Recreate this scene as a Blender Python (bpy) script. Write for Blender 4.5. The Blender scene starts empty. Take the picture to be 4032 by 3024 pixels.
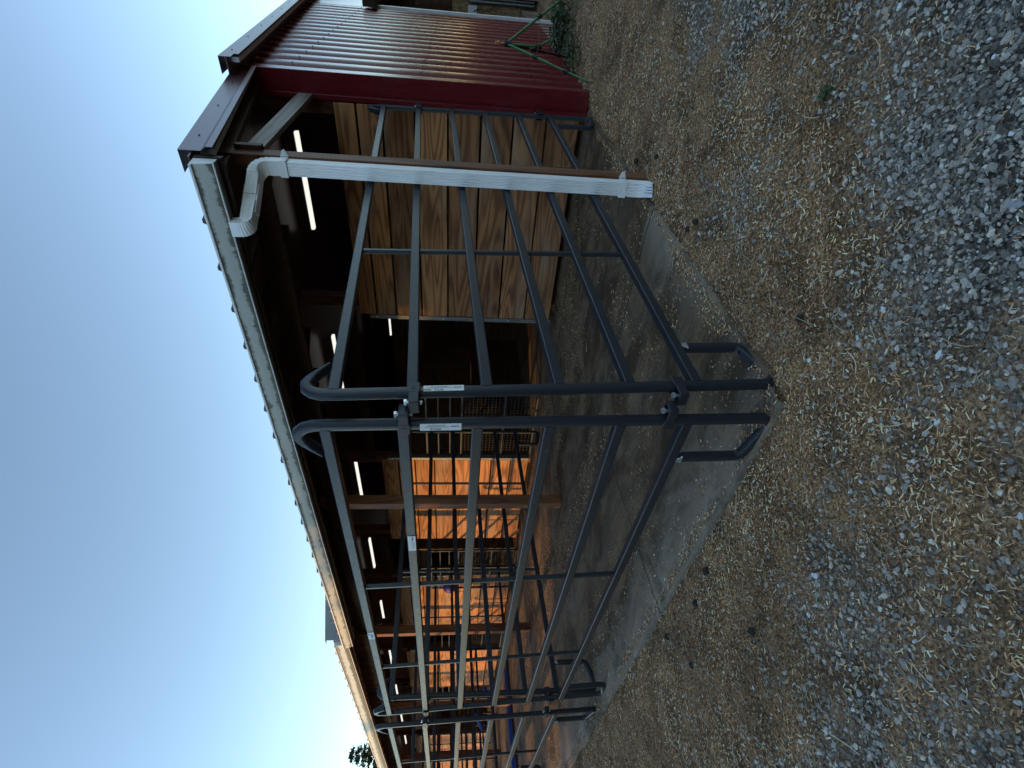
import bpy, bmesh, math, random
import numpy as np
from mathutils import Vector, Matrix, noise as mnoise
random.seed(7); rng = np.random.default_rng(7)
S = bpy.context.scene
COL = S.collection
V = Vector

# ------------------------------------------------------------------ materials
def newmat(name):
    m = bpy.data.materials.new(name); m.use_nodes = True
    nt = m.node_tree; b = nt.nodes['Principled BSDF']
    return m, nt, b
def N(nt, t, **kw):
    n = nt.nodes.new(t)
    for k, v in kw.items(): setattr(n, k, v)
    return n
def L(nt, a, b): nt.links.new(a, b)
def ramp(nt, stops, interp='LINEAR'):
    r = N(nt, 'ShaderNodeValToRGB'); r.color_ramp.interpolation = interp
    e = r.color_ramp.elements
    while len(e) < len(stops): e.new(0.5)
    for i, (p, c) in enumerate(stops):
        e[i].position = p; e[i].color = (*c, 1) if len(c) == 3 else c
    return r
def mapped(nt, scale, src='Object', rot=(0, 0, 0)):
    tc = N(nt, 'ShaderNodeTexCoord'); mp = N(nt, 'ShaderNodeMapping')
    mp.inputs['Scale'].default_value = scale; mp.inputs['Rotation'].default_value = rot
    L(nt, tc.outputs[src], mp.inputs['Vector']); return mp
def noise(nt, vec, scale=1, detail=4, rough=.55, dist=0):
    n = N(nt, 'ShaderNodeTexNoise'); n.inputs['Scale'].default_value = scale
    n.inputs['Detail'].default_value = detail; n.inputs['Roughness'].default_value = rough
    n.inputs['Distortion'].default_value = dist
    if vec is not None: L(nt, vec, n.inputs['Vector'])
    return n
def mix(nt, fac, a, b, mode='MIX'):
    m = N(nt, 'ShaderNodeMix', data_type='RGBA', blend_type=mode)
    for sock, v in ((m.inputs[0], fac), (m.inputs[6], a), (m.inputs[7], b)):
        if isinstance(v, (int, float)): sock.default_value = v
        elif isinstance(v, tuple): sock.default_value = (*v, 1)
        else: L(nt, v, sock)
    return m.outputs[2]
def math_(nt, op, a, b=None, clamp=False):
    m = N(nt, 'ShaderNodeMath', operation=op); m.use_clamp = clamp
    for i, v in enumerate((a, b)):
        if v is None: continue
        if isinstance(v, (int, float)): m.inputs[i].default_value = v
        else: L(nt, v, m.inputs[i])
    return m.outputs[0]
def bump(nt, b, h, strength=.3, dist=.01):
    n = N(nt, 'ShaderNodeBump'); n.inputs['Strength'].default_value = strength; n.inputs['Distance'].default_value = dist
    L(nt, h, n.inputs['Height']); L(nt, n.outputs[0], b.inputs['Normal'])

def simple(name, col, rough=.5, metal=0, vary=.15, nscale=8, spec=.5):
    m, nt, b = newmat(name)
    n = noise(nt, mapped(nt, (1, 1, 1)).outputs[0], nscale, 6)
    c = mix(nt, n.outputs[0], tuple(x * (1 - vary) for x in col), tuple(min(1, x * (1 + vary)) for x in col))
    L(nt, c, b.inputs['Base Color']); b.inputs['Roughness'].default_value = rough; b.inputs['Metallic'].default_value = metal
    b.inputs['Specular IOR Level'].default_value = spec
    return m

def wood(name, light, dark, knot, along='y', gscale=1.0, gray=None, rough=.62, incised=False, band=11):
    """flat-sawn boards: contour bands of a stretched noise make the cathedral grain"""
    m, nt, b = newmat(name)
    sc = {'y': (6, .8, 9.5), 'x': (.8, 6, 9.5), 'z': (6.5, 6.5, 1.1)}[along]
    sf = {'y': (90, 2.2, 150), 'x': (2.2, 90, 150), 'z': (150, 150, 2.2)}[along]
    at = N(nt, 'ShaderNodeAttribute', attribute_name='rnd')
    tc = N(nt, 'ShaderNodeTexCoord')
    add = N(nt, 'ShaderNodeVectorMath', operation='MULTIPLY_ADD')
    L(nt, at.outputs['Color'], add.inputs[0]); add.inputs[1].default_value = (17, 23, 31); L(nt, tc.outputs['Object'], add.inputs[2])
    def mp(s):
        q = N(nt, 'ShaderNodeMapping'); q.inputs['Scale'].default_value = tuple(x * gscale for x in s); L(nt, add.outputs[0], q.inputs['Vector']); return q.outputs[0]
    base = noise(nt, mp(sc), .55, 1.5, .4, .35)
    bands = math_(nt, 'MULTIPLY', base.outputs[0], band * 6.0)
    wob = noise(nt, mp(sc), 3, 3); bands = math_(nt, 'ADD', bands, math_(nt, 'MULTIPLY', wob.outputs[0], 2.2))
    s = math_(nt, 'SINE', bands); s = math_(nt, 'MULTIPLY_ADD', s, .5); nt.nodes[-1].inputs[2].default_value = .5
    s = math_(nt, 'POWER', s, 1.7)
    fine = noise(nt, mp(sf), 1, 3, .6)
    g = math_(nt, 'ADD', math_(nt, 'MULTIPLY', s, .72), math_(nt, 'MULTIPLY', fine.outputs[0], .4))
    r = ramp(nt, [(.12, light), (.55, tuple((a + c) / 2 for a, c in zip(light, dark))), (.95, dark)])
    L(nt, g, r.inputs[0])
    # big blotches + stain
    bl = noise(nt, mp({'y': (2, .9, 2), 'x': (.9, 2, 2), 'z': (2, 2, .9)}[along]), 1.2, 4)
    br = ramp(nt, [(.3, (.55, .5, .47)), (.5, (1, 1, 1)), (.72, (1.2, 1.14, 1.05))]); L(nt, bl.outputs[0], br.inputs[0])
    c = mix(nt, 1.0, r.outputs[0], br.outputs[0], 'MULTIPLY')
    # board to board tone
    hv = N(nt, 'ShaderNodeSeparateColor'); L(nt, at.outputs['Color'], hv.inputs[0])
    tr = ramp(nt, [(0, (.66, .63, .62)), (.5, (.95, .95, .95)), (1, (1.2, 1.18, 1.15))]); L(nt, hv.outputs[0], tr.inputs[0])
    c = mix(nt, 1.0, c, tr.outputs[0], 'MULTIPLY')
    # knots
    vo = N(nt, 'ShaderNodeTexVoronoi'); vo.inputs['Scale'].default_value = 1.0
    L(nt, mp({'y': (3.4, 1.9, 5.2), 'x': (1.9, 3.4, 5.2), 'z': (5.2, 5.2, 1.9)}[along]), vo.inputs['Vector'])
    kr = ramp(nt, [(.035, (1, 1, 1)), (.07, (.35, .35, .35)), (.13, (0, 0, 0))]); L(nt, vo.outputs['Distance'], kr.inputs[0])
    c = mix(nt, kr.outputs[0], c, knot)
    if gray:
        gn = noise(nt, mp({'y': (5, 1, 7), 'x': (1, 5, 7), 'z': (7, 7, 1)}[along]), .8, 4); gr = ramp(nt, [(.5, (0, 0, 0)), (.72, (.75, .75, .75))]); L(nt, gn.outputs[0], gr.inputs[0])
        c = mix(nt, gr.outputs[0], c, gray)
    h = g
    if incised:
        br2 = N(nt, 'ShaderNodeTexBrick'); br2.inputs['Scale'].default_value = 1
        br2.inputs['Mortar Size'].default_value = .34; br2.inputs['Mortar Smooth'].default_value = .1
        br2.inputs['Brick Width'].default_value = 1; br2.inputs['Row Height'].default_value = 1
        q = N(nt, 'ShaderNodeMapping'); q.inputs['Scale'].default_value = (30, 75, 75); q.inputs['Rotation'].default_value = (0, math.pi / 2, 0)
        L(nt, tc.outputs['Object'], q.inputs[0])
        sx = N(nt, 'ShaderNodeSeparateXYZ'); L(nt, tc.outputs['Object'], sx.inputs[0])
        cx = N(nt, 'ShaderNodeCombineXYZ'); L(nt, math_(nt, 'MULTIPLY', sx.outputs[2], 38), cx.inputs[0]); L(nt, math_(nt, 'MULTIPLY', math_(nt, 'ADD', sx.outputs[1], sx.outputs[0]), 85), cx.inputs[1])
        L(nt, cx.outputs[0], br2.inputs['Vector'])
        br2.inputs['Color1'].default_value = (1, 1, 1, 1); br2.inputs['Color2'].default_value = (1, 1, 1, 1); br2.inputs['Mortar'].default_value = (0, 0, 0, 1)
        c = mix(nt, math_(nt, 'MULTIPLY', br2.outputs[0], .55), c, tuple(x * .3 for x in dark))
    L(nt, c, b.inputs['Base Color']); b.inputs['Roughness'].default_value = rough
    b.inputs['Specular IOR Level'].default_value = .25
    bump(nt, b, h, .25, .002)
    return m

def steel(name, c0, c1, rough=.36):
    m, nt, b = newmat(name)
    mp = mapped(nt, (1, 1, 1)).outputs[0]
    n = noise(nt, mp, 5, 5, .6); n2 = noise(nt, mp, 60, 3); n3 = noise(nt, mp, 14, 6, .75)
    c = mix(nt, n.outputs[0], c0, c1)
    sc = ramp(nt, [(.68, (0, 0, 0)), (.71, (1, 1, 1))]); L(nt, n3.outputs[0], sc.inputs[0])
    c = mix(nt, math_(nt, 'MULTIPLY', sc.outputs[0], .32), c, (.16, .15, .13))          # dust and scuffs
    L(nt, c, b.inputs['Base Color'])
    rr = math_(nt, 'ADD', math_(nt, 'MULTIPLY', n2.outputs[0], .22), rough - .1); L(nt, rr, b.inputs['Roughness'])
    b.inputs['Specular IOR Level'].default_value = .36
    bump(nt, b, n2.outputs[0], .06, .002)
    return m

M = {}
M['steel'] = steel('dark_painted_steel', (.012, .0145, .019), (.025, .029, .036), .4)
M['black'] = simple('black_plastic', (.012, .012, .013), .5)
M['wire'] = simple('dark_wire', (.03, .03, .032), .5, .3)
M['zinc'] = simple('zinc_bolt', (.62, .63, .65), .35, .8)
M['red'] = None
def red():
    m, nt, b = newmat('red_painted_steel')
    mp = mapped(nt, (1, 1, 1)).outputs[0]; n = noise(nt, mp, 1.3, 5); n2 = noise(nt, mapped(nt, (1, 1, .25)).outputs[0], 9, 5)
    c = mix(nt, n.outputs[0], (.1, .007, .011), (.145, .0105, .015))
    st = ramp(nt, [(.55, (0, 0, 0)), (.8, (.4, .4, .4))]); L(nt, n2.outputs[0], st.inputs[0])
    c = mix(nt, st.outputs[0], c, (.12, .05, .045))
    # splashed soil low on the sheet
    sx = N(nt, 'ShaderNodeSeparateXYZ'); tc = N(nt, 'ShaderNodeTexCoord'); L(nt, tc.outputs['Object'], sx.inputs[0])
    lo = math_(nt, 'SUBTRACT', .32, sx.outputs[2]); lo = math_(nt, 'MULTIPLY', lo, math_(nt, 'MULTIPLY', n2.outputs[0], 3.0), True)
    c = mix(nt, math_(nt, 'MULTIPLY', lo, .55), c, (.13, .09, .065))
    L(nt, c, b.inputs['Base Color']); L(nt, math_(nt, 'ADD', math_(nt, 'MULTIPLY', n2.outputs[0], .14), .2), b.inputs['Roughness'])
    b.inputs['Specular IOR Level'].default_value = .24
    dn = noise(nt, mapped(nt, (1, 1, .5)).outputs[0], 5, 2); bump(nt, b, dn.outputs[0], .25, .012)
    return m
M['red'] = red()
M['roofmetal'] = simple('brown_red_roof_steel', (.085, .03, .034), .4, 0, .2, 3, .6)
M['graytrim'] = simple('gray_trim_steel', (.2, .215, .22), .45, 0, .12, 4)
M['white'] = simple('white_painted_aluminium', (.8, .8, .78), .42, 0, .08, 14)
M['whitetrim'] = simple('white_trim', (.62, .62, .6), .5)
def gutter_mat():
    m, nt, b = newmat('mildewed_white_gutter')
    tc = N(nt, 'ShaderNodeTexCoord'); sx = N(nt, 'ShaderNodeSeparateXYZ'); L(nt, tc.outputs['Object'], sx.inputs[0])
    z = sx.outputs[2]
    n = noise(nt, mapped(nt, (1, 1, 1)).outputs[0], 9, 8, .7); n2 = noise(nt, mapped(nt, (1, .6, 3)).outputs[0], 3, 5); n3 = noise(nt, mapped(nt, (1, 6, .6)).outputs[0], 8, 4)
    # stain gathers under the top lip and above the bottom edge
    a = math_(nt, 'ABSOLUTE', math_(nt, 'MULTIPLY', z, 23.0))
    e = math_(nt, 'ADD', math_(nt, 'MULTIPLY', a, 1.15), math_(nt, 'MULTIPLY', math_(nt, 'SUBTRACT', n.outputs[0], .5), 2.4))
    e = math_(nt, 'ADD', e, math_(nt, 'MULTIPLY', math_(nt, 'SUBTRACT', n3.outputs[0], .5), .8))
    r = ramp(nt, [(.6, (0, 0, 0)), (1.0, (1, 1, 1))]); L(nt, e, r.inputs[0])
    sp = ramp(nt, [(.62, (0, 0, 0)), (.72, (.8, .8, .8))]); L(nt, n.outputs[0], sp.inputs[0])
    sp2 = math_(nt, 'MULTIPLY', sp.outputs[0], n2.outputs[0])
    c = mix(nt, n2.outputs[0], (.43, .44, .4), (.55, .55, .5))
    c = mix(nt, math_(nt, 'MULTIPLY', r.outputs[0], .85), c, (.07, .068, .045)); c = mix(nt, math_(nt, 'MULTIPLY', sp2, .9), c, (.07, .066, .05))
    L(nt, c, b.inputs['Base Color']); b.inputs['Roughness'].default_value = .45
    return m
M['gutter'] = gutter_mat()
M['gutterlip'] = simple('white_gutter_lip', (.66, .67, .64), .45, 0, .18, 20)
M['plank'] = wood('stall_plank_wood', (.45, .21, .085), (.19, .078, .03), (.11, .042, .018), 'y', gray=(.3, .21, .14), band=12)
M['plankdark'] = wood('shade_darkened_plank_wood', (.1, .055, .026), (.05, .026, .012), (.03, .014, .007), 'y')  # plank wood with the dim interior put into its colour
M['post'] = wood('treated_post_wood', (.25, .105, .048), (.14, .055, .026), (.08, .03, .015), 'z', incised=True)
M['rafter'] = wood('rafter_wood', (.055, .024, .014), (.03, .014, .008), (.02, .01, .006), 'x')  # colour lowered to carry the shade under the roof
M['weathered'] = wood('weathered_gray_wood', (.36, .33, .29), (.22, .19, .165), (.15, .12, .1), 'x')
M['skirt'] = wood('brown_siding', (.15, .065, .034), (.09, .038, .02), (.06, .03, .015), 'z')
M['galv'] = simple('dull_galvanised', (.16, .16, .155), .5, .6, .35, 9)
M['light'] = None
def emit(name, col, st):
    m, nt, b = newmat(name); b.inputs['Base Color'].default_value = (*col, 1); b.inputs['Emission Color'].default_value = (*col, 1); b.inputs['Emission Strength'].default_value = st; return m
M['light'] = emit('lit_lamp_tube', (1, .97, .88), .6)
M['green'] = simple('green_painted_tube', (.045, .16, .05), .4)
M['brass'] = simple('brass', (.55, .3, .14), .35, .9)
M['strap'] = simple('olive_strap', (.1, .085, .05), .8)
M['blue'] = simple('blue_plastic', (.012, .07, .36), .42)
M['purple'] = simple('violet_blue_plastic', (.03, .03, .2), .5)
M['label'] = simple('white_label', (.72, .72, .69), .5, 0, .1, 40)
M['ink'] = simple('faded_ink', (.11, .11, .11), .6)
M['rust'] = simple('rust_stain', (.34, .2, .08), .7, 0, .5, 60)
M['blueink'] = simple('blue_ink', (.08, .13, .36), .5)
def osb():
    m, nt, b = newmat('strand_board')
    vo = N(nt, 'ShaderNodeTexVoronoi'); vo.inputs['Scale'].default_value = 22; L(nt, mapped(nt, (1, 1.6, .7), rot=(.6, 0, 0)).outputs[0], vo.inputs['Vector'])
    r = ramp(nt, [(0, (.13, .075, .028)), (.5, (.25, .15, .06)), (1, (.36, .23, .1))]); sp = N(nt, 'ShaderNodeSeparateColor'); L(nt, vo.outputs['Color'], sp.inputs[0]); L(nt, sp.outputs[0], r.inputs[0])
    L(nt, r.outputs[0], b.inputs['Base Color']); b.inputs['Roughness'].default_value = .7; return m
M['osb'] = osb()

def concrete():
    m, nt, b = newmat('dirty_concrete')
    big = noise(nt, mapped(nt, (.9, .55, 1)).outputs[0], 1.6, 6, .6, .4)
    mid = noise(nt, mapped(nt, (1, .35, 1)).outputs[0], 6, 6, .7, .3)
    fine = noise(nt, mapped(nt, (1, .7, 1)).outputs[0], 55, 5, .7)
    vfine = noise(nt, mapped(nt, (1, 1, 1)).outputs[0], 260, 2, .6)
    sx = N(nt, 'ShaderNodeSeparateXYZ'); tc = N(nt, 'ShaderNodeTexCoord'); L(nt, tc.outputs['Object'], sx.inputs[0])
    x = sx.outputs[0]; y = sx.outputs[1]
    # bare pale cement towards the outer edges, trodden dark dirt inside
    ex = ramp(nt, [(.0, (1, 1, 1)), (.3, (.55, .55, .55)), (.62, (0, 0, 0))]); L(nt, math_(nt, 'ADD', x, .12), ex.inputs[0])
    ey = ramp(nt, [(.0, (.8, .8, .8)), (.34, (0, 0, 0))]); L(nt, math_(nt, 'ADD', y, .05), ey.inputs[0])
    edge = math_(nt, 'MAXIMUM', ex.outputs[0], math_(nt, 'MULTIPLY', ey.outputs[0], math_(nt, 'LESS_THAN', x, 1.6)))
    pale = math_(nt, 'ADD', edge, math_(nt, 'MULTIPLY', math_(nt, 'SUBTRACT', big.outputs[0], .56), 2.4), True)
    c0 = mix(nt, mid.outputs[0], (.06, .041, .026), (.25, .175, .108))
    c1 = mix(nt, fine.outputs[0], (.22, .19, .15), (.45, .39, .31))
    c = mix(nt, pale, c0, c1)
    bf = noise(nt, mapped(nt, (1, .45, 1)).outputs[0], 3.2, 7, .72, .5)
    brr = ramp(nt, [(.43, (0, 0, 0)), (.56, (1, 1, 1))]); L(nt, bf.outputs[0], brr.inputs[0])
    gg = ramp(nt, [(.42, (0, 0, 0)), (.58, (1, 1, 1))]); L(nt, fine.outputs[0], gg.inputs[0])
    c = mix(nt, math_(nt, 'MULTIPLY', math_(nt, 'MULTIPLY', brr.outputs[0], gg.outputs[0]), .8), c, (.3, .18, .09))   # bedding trodden in
    vr = ramp(nt, [(.3, (.45, .45, .45)), (.55, (1, 1, 1)), (.75, (1.35, 1.33, 1.3))]); L(nt, vfine.outputs[0], vr.inputs[0])
    c = mix(nt, .85, c, vr.outputs[0], 'MULTIPLY')
    fr = ramp(nt, [(.3, (.55, .55, .55)), (.6, (1.1, 1.1, 1.1))]); L(nt, mid.outputs[0], fr.inputs[0]); c = mix(nt, .6, c, fr.outputs[0], 'MULTIPLY')
    st_ = noise(nt, mapped(nt, (1, .6, 1)).outputs[0], 2.4, 7, .65, .6); sr = ramp(nt, [(.4, (.42, .38, .34)), (.52, (1, 1, 1))]); L(nt, st_.outputs[0], sr.inputs[0]); c = mix(nt, .9, c, sr.outputs[0], 'MULTIPLY')
    dk = ramp(nt, [(.26, (1, 1, 1)), (.33, (0, 0, 0))]); L(nt, fine.outputs[0], dk.inputs[0]); c = mix(nt, math_(nt, 'MULTIPLY', dk.outputs[0], .8), c, (.02, .018, .016))
    # saw-cut joints, slightly wandering
    jn = noise(nt, mapped(nt, (1, 1, 1)).outputs[0], 2, 4); off = math_(nt, 'MULTIPLY', math_(nt, 'SUBTRACT', jn.outputs[0], .5), .05)
    def line(coord, at, w):
        d = math_(nt, 'ABSOLUTE', math_(nt, 'SUBTRACT', math_(nt, 'ADD', coord, off), at)); return math_(nt, 'LESS_THAN', d, w)
    j = None
    for coord, at, w in ((y, 1.76, .007), (y, 3.66, .006), (y, 6.9, .008), (x, 1.55, .007), (y, 9.9, .008)):
        l = line(coord, at, w); j = l if j is None else math_(nt, 'MAXIMUM', j, l)
    c = mix(nt, math_(nt, 'MULTIPLY', j, .85), c, (.03, .025, .02))
    L(nt, c, b.inputs['Base Color']); b.inputs['Roughness'].default_value = .85; b.inputs['Specular IOR Level'].default_value = .25
    hh = math_(nt, 'ADD', math_(nt, 'ADD', math_(nt, 'MULTIPLY', fine.outputs[0], .5), math_(nt, 'MULTIPLY', vfine.outputs[0], .25)), math_(nt, 'MULTIPLY', j, -.6))
    bump(nt, b, hh, .6, .006)
    return m
M['concrete'] = concrete()

def ground_mat():
    m, nt, b = newmat('gravel_and_dirt')
    at = N(nt, 'ShaderNodeAttribute', attribute_name='dirt')
    n1 = noise(nt, mapped(nt, (1, 1, 1)).outputs[0], 90, 5, .7); n2 = noise(nt, mapped(nt, (1, 1, 1)).outputs[0], 4, 5); n3 = noise(nt, mapped(nt, (1, 1, 1)).outputs[0], 420, 2)
    vo = N(nt, 'ShaderNodeTexVoronoi'); vo.inputs['Scale'].default_value = 130; L(nt, mapped(nt, (1, 1, 1)).outputs[0], vo.inputs['Vector'])
    cs = N(nt, 'ShaderNodeSeparateColor'); L(nt, vo.outputs['Color'], cs.inputs[0])
    gr = ramp(nt, [(0, (.035, .03, .024)), (.6, (.15, .132, .108)), (1, (.36, .32, .26))]); L(nt, cs.outputs[0], gr.inputs[0])  # dark end stands in for shade in the gaps between stones
    dr = ramp(nt, [(.31, (.026, .015, .009)), (.46, (.22, .118, .056)), (.59, (.5, .3, .15)), (.75, (.68, .48, .29))]); L(nt, n1.outputs[0], dr.inputs[0])
    f = math_(nt, 'ADD', at.outputs['Fac'], math_(nt, 'MULTIPLY', math_(nt, 'SUBTRACT', n1.outputs[0], .5), .8), True)
    c = mix(nt, f, gr.outputs[0], dr.outputs[0])
    vr = ramp(nt, [(.36, (.38, .36, .34)), (.6, (1.15, 1.12, 1.08))]); L(nt, n2.outputs[0], vr.inputs[0]); c = mix(nt, .8, c, vr.outputs[0], 'MULTIPLY')
    L(nt, c, b.inputs['Base Color']); b.inputs['Roughness'].default_value = .95; b.inputs['Specular IOR Level'].default_value = .15
    h = math_(nt, 'ADD', math_(nt, 'ADD', math_(nt, 'MULTIPLY', vo.outputs['Distance'], -.8), n1.outputs[0]), math_(nt, 'MULTIPLY', n3.outputs[0], .3)); bump(nt, b, h, .8, .008)
    return m
M['ground'] = ground_mat()
def attrmat(name, rough=.85, spec=.25, nscale=160, amt=.35):
    m, nt, b = newmat(name); at = N(nt, 'ShaderNodeAttribute', attribute_name='tone')
    n = noise(nt, mapped(nt, (1, 1, 1)).outputs[0], nscale, 4, .6); r = ramp(nt, [(.3, (1 - amt,) * 3), (.7, (1 + amt,) * 3)]); L(nt, n.outputs[0], r.inputs[0])
    L(nt, mix(nt, 1.0, at.outputs['Color'], r.outputs[0], 'MULTIPLY'), b.inputs['Base Color']); b.inputs['Roughness'].default_value = rough; b.inputs['Specular IOR Level'].default_value = spec
    return m
M['stone'] = attrmat('crushed_stone', .8, .3)
M['straw'] = attrmat('straw_litter', .8, .2, 300, .2)
M['leaf'] = attrmat('leaf', .6, .3, 60, .3)
M['bark'] = simple('bark', (.09, .06, .04), .9, 0, .4, 20)
M['clod'] = simple('dark_dung_clod', (.03, .023, .017), .95, 0, .5, 90)  # horse manure lumps

# ------------------------------------------------------------------ mesh helpers
class MB:
    def __init__(s): s.v = []; s.f = []; s.smooth = []; s.r = []
    def add(s, vs, fs, smooth=False, rnd=None):
        o = len(s.v); s.v += [tuple(p) for p in vs]; s.f += [tuple(i + o for i in f) for f in fs]; s.smooth += [smooth] * len(fs)
        rr = rnd if rnd is not None else (0.5, 0.5, 0.5); s.r += [rr] * len(vs); return s
    def box(s, lo, hi, rnd=None):
        x0, y0, z0 = lo; x1, y1, z1 = hi
        if rnd is True: rnd = (random.random(), random.random(), random.random())
        return s.add([(x0, y0, z0), (x1, y0, z0), (x1, y1, z0), (x0, y1, z0), (x0, y0, z1), (x1, y0, z1), (x1, y1, z1), (x0, y1, z1)],
                     [(0, 3, 2, 1), (4, 5, 6, 7), (0, 1, 5, 4), (1, 2, 6, 5), (2, 3, 7, 6), (3, 0, 4, 7)], False, rnd)
    def obox(s, c, ax, ay, az, rnd=None):
        """box from centre and half-axis vectors"""
        c, ax, ay, az = map(V, (c, ax, ay, az)); vs = []
        for sz in (-1, 1):
            for sx, sy in ((-1, -1), (1, -1), (1, 1), (-1, 1)): vs.append(c + ax * sx + ay * sy + az * sz)
        if rnd is True: rnd = (random.random(), random.random(), random.random())
        fs = [(0, 3, 2, 1), (4, 5, 6, 7), (0, 1, 5, 4), (1, 2, 6, 5), (2, 3, 7, 6), (3, 0, 4, 7)]
        if ax.cross(ay).dot(az) < 0: fs = [tuple(reversed(f)) for f in fs]
        return s.add(vs, fs, False, rnd)
    def sweep(s, path, prof, side=None, smooth=True, scale=None, cap=True):
        """sweep a closed 2-D profile (a along 'side', b along the second normal) on a polyline with mitres"""
        P = [V(p) for p in path]; n = len(P); vs = []; k = len(prof)
        T = [(P[i + 1] - P[i]).normalized() for i in range(n - 1)]
        sd = V(side) if side is not None else None
        if sd is None:
            sd = V((0, 0, 1)).cross(T[0])
            if sd.length < 1e-3: sd = V((1, 0, 0))
        prev = None
        for i in range(n):
            t = T[0] if i == 0 else T[-1] if i == n - 1 else (T[i - 1] + T[i]).normalized()
            a = (sd if prev is None or side is not None else prev); a = (a - t * a.dot(t)).normalized(); prev = a
            b = t.cross(a).normalized()
            m = 1.0
            if 0 < i < n - 1: m = 1 / max(.5, math.sqrt(max(.05, (1 + T[i - 1].dot(T[i])) / 2)))
            bend = (T[i] - T[i - 1]) if 0 < i < n - 1 else V((0, 0, 0))
            sa, sb = (scale[i] if scale else (1, 1))
            ka = m if abs(bend.dot(a)) > abs(bend.dot(b)) else 1; kb = m if ka == 1 else 1
            for (pa, pb) in prof: vs.append(P[i] + a * pa * sa * ka + b * pb * sb * kb)
        fs = []
        for i in range(n - 1):
            for j in range(k):
                q = (j + 1) % k; fs.append((i * k + j, i * k + q, (i + 1) * k + q, (i + 1) * k + j))
        o = len(s.f)
        s.add(vs, fs, smooth)
        if cap:
            s.add([vs[j] for j in range(k)], [tuple(reversed(range(k)))]); s.add([vs[(n - 1) * k + j] for j in range(k)], [tuple(range(k))])
        return s
    def build(s, name, mat, parent=None, bevel=0, base=None, flat_angle=None):
        me = bpy.data.meshes.new(name)
        off = V(base) if base is not None else (V(parent['_base']) if parent is not None and '_base' in parent else V((0, 0, 0)))
        me.from_pydata([(p[0] - off[0], p[1] - off[1], p[2] - off[2]) for p in s.v], [], s.f)
        me.polygons.foreach_set('use_smooth', s.smooth)
        a = me.attributes.new('rnd', 'FLOAT_COLOR', 'POINT'); a.data.foreach_set('color', np.c_[np.array(s.r, dtype=np.float32), np.ones(len(s.r), np.float32)].ravel())
        me.materials.append(mat); me.update()
        o = bpy.data.objects.new(name, me); COL.objects.link(o)
        if parent is not None:
            o.parent = parent
            if base is not None and '_base' in parent: o.location = off - V(parent['_base'])
        else: o.location = off
        if bevel:
            md = o.modifiers.new('bevel', 'BEVEL'); md.width = bevel; md.segments = 2; md.limit_method = 'ANGLE'
        return o
def circ(r, n=12): return [(r * math.cos(2 * math.pi * i / n), r * math.sin(2 * math.pi * i / n)) for i in range(n)]
def rrect(w, h, r, k=3):
    out = []
    for cx, cy, a0 in ((w / 2 - r, h / 2 - r, 0), (-w / 2 + r, h / 2 - r, 90), (-w / 2 + r, -h / 2 + r, 180), (w / 2 - r, -h / 2 + r, 270)):
        for i in range(k + 1):
            a = math.radians(a0 + 90 * i / k); out.append((cx + r * math.cos(a), cy + r * math.sin(a)))
    return out
def arcpts(pts, r=.05, n=5):
    """round the inner corners of a polyline"""
    P = [V(p) for p in pts]; out = [P[0]]
    for i in range(1, len(P) - 1):
        a = (P[i - 1] - P[i]); b = (P[i + 1] - P[i]); d = min(r, a.length * .49, b.length * .49)
        p0 = P[i] + a.normalized() * d; p1 = P[i] + b.normalized() * d
        for j in range(n + 1):
            t = j / n; out.append(p0 * (1 - t) ** 2 + P[i] * 2 * t * (1 - t) + p1 * t * t)
    out.append(P[-1]); return out
def thing(name, label, cat, base, group=None):
    o = bpy.data.objects.new(name, None); COL.objects.link(o); o.empty_display_size = .2
    o.location = base; o['_base'] = tuple(base); o['label'] = label; o['category'] = cat
    if group: o['group'] = group
    return o
def tag(o, label, cat, group=None):
    o['label'] = label; o['category'] = cat
    if group: o['group'] = group
    return o
def struct(o): o['kind'] = 'structure'; return o
def copy_tree(o, parent=None):
    c = o.copy(); COL.objects.link(c)
    if parent is not None: c.parent = parent
    for ch in list(o.children): copy_tree(ch, c)
    return c
def lettering(txt, size, origin, xdir, ydir, mat, parent, name='lettering', bold=False):
    cu = bpy.data.curves.new('t', 'FONT'); cu.body = txt; cu.size = size; cu.align_x = 'CENTER'; cu.align_y = 'CENTER'; cu.extrude = .0003
    if bold: cu.offset = size * .02
    to = bpy.data.objects.new('t', cu); COL.objects.link(to); bpy.context.view_layer.update()
    me = bpy.data.meshes.new_from_object(to.evaluated_get(bpy.context.evaluated_depsgraph_get())); bpy.data.objects.remove(to); bpy.data.curves.remove(cu)
    x, y = V(xdir).normalized(), V(ydir).normalized(); z = x.cross(y)
    b = V(parent['_base']) if '_base' in parent else (V(parent.parent['_base']) if parent.parent else V((0, 0, 0)))
    o_ = V(origin) - b
    for v in me.vertices: p = v.co.copy(); v.co = o_ + x * p.x + y * p.y + z * p.z
    me.name = name; me.materials.clear(); me.materials.append(mat)
    o = bpy.data.objects.new(name, me); COL.objects.link(o); o.parent = parent; return o

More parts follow.
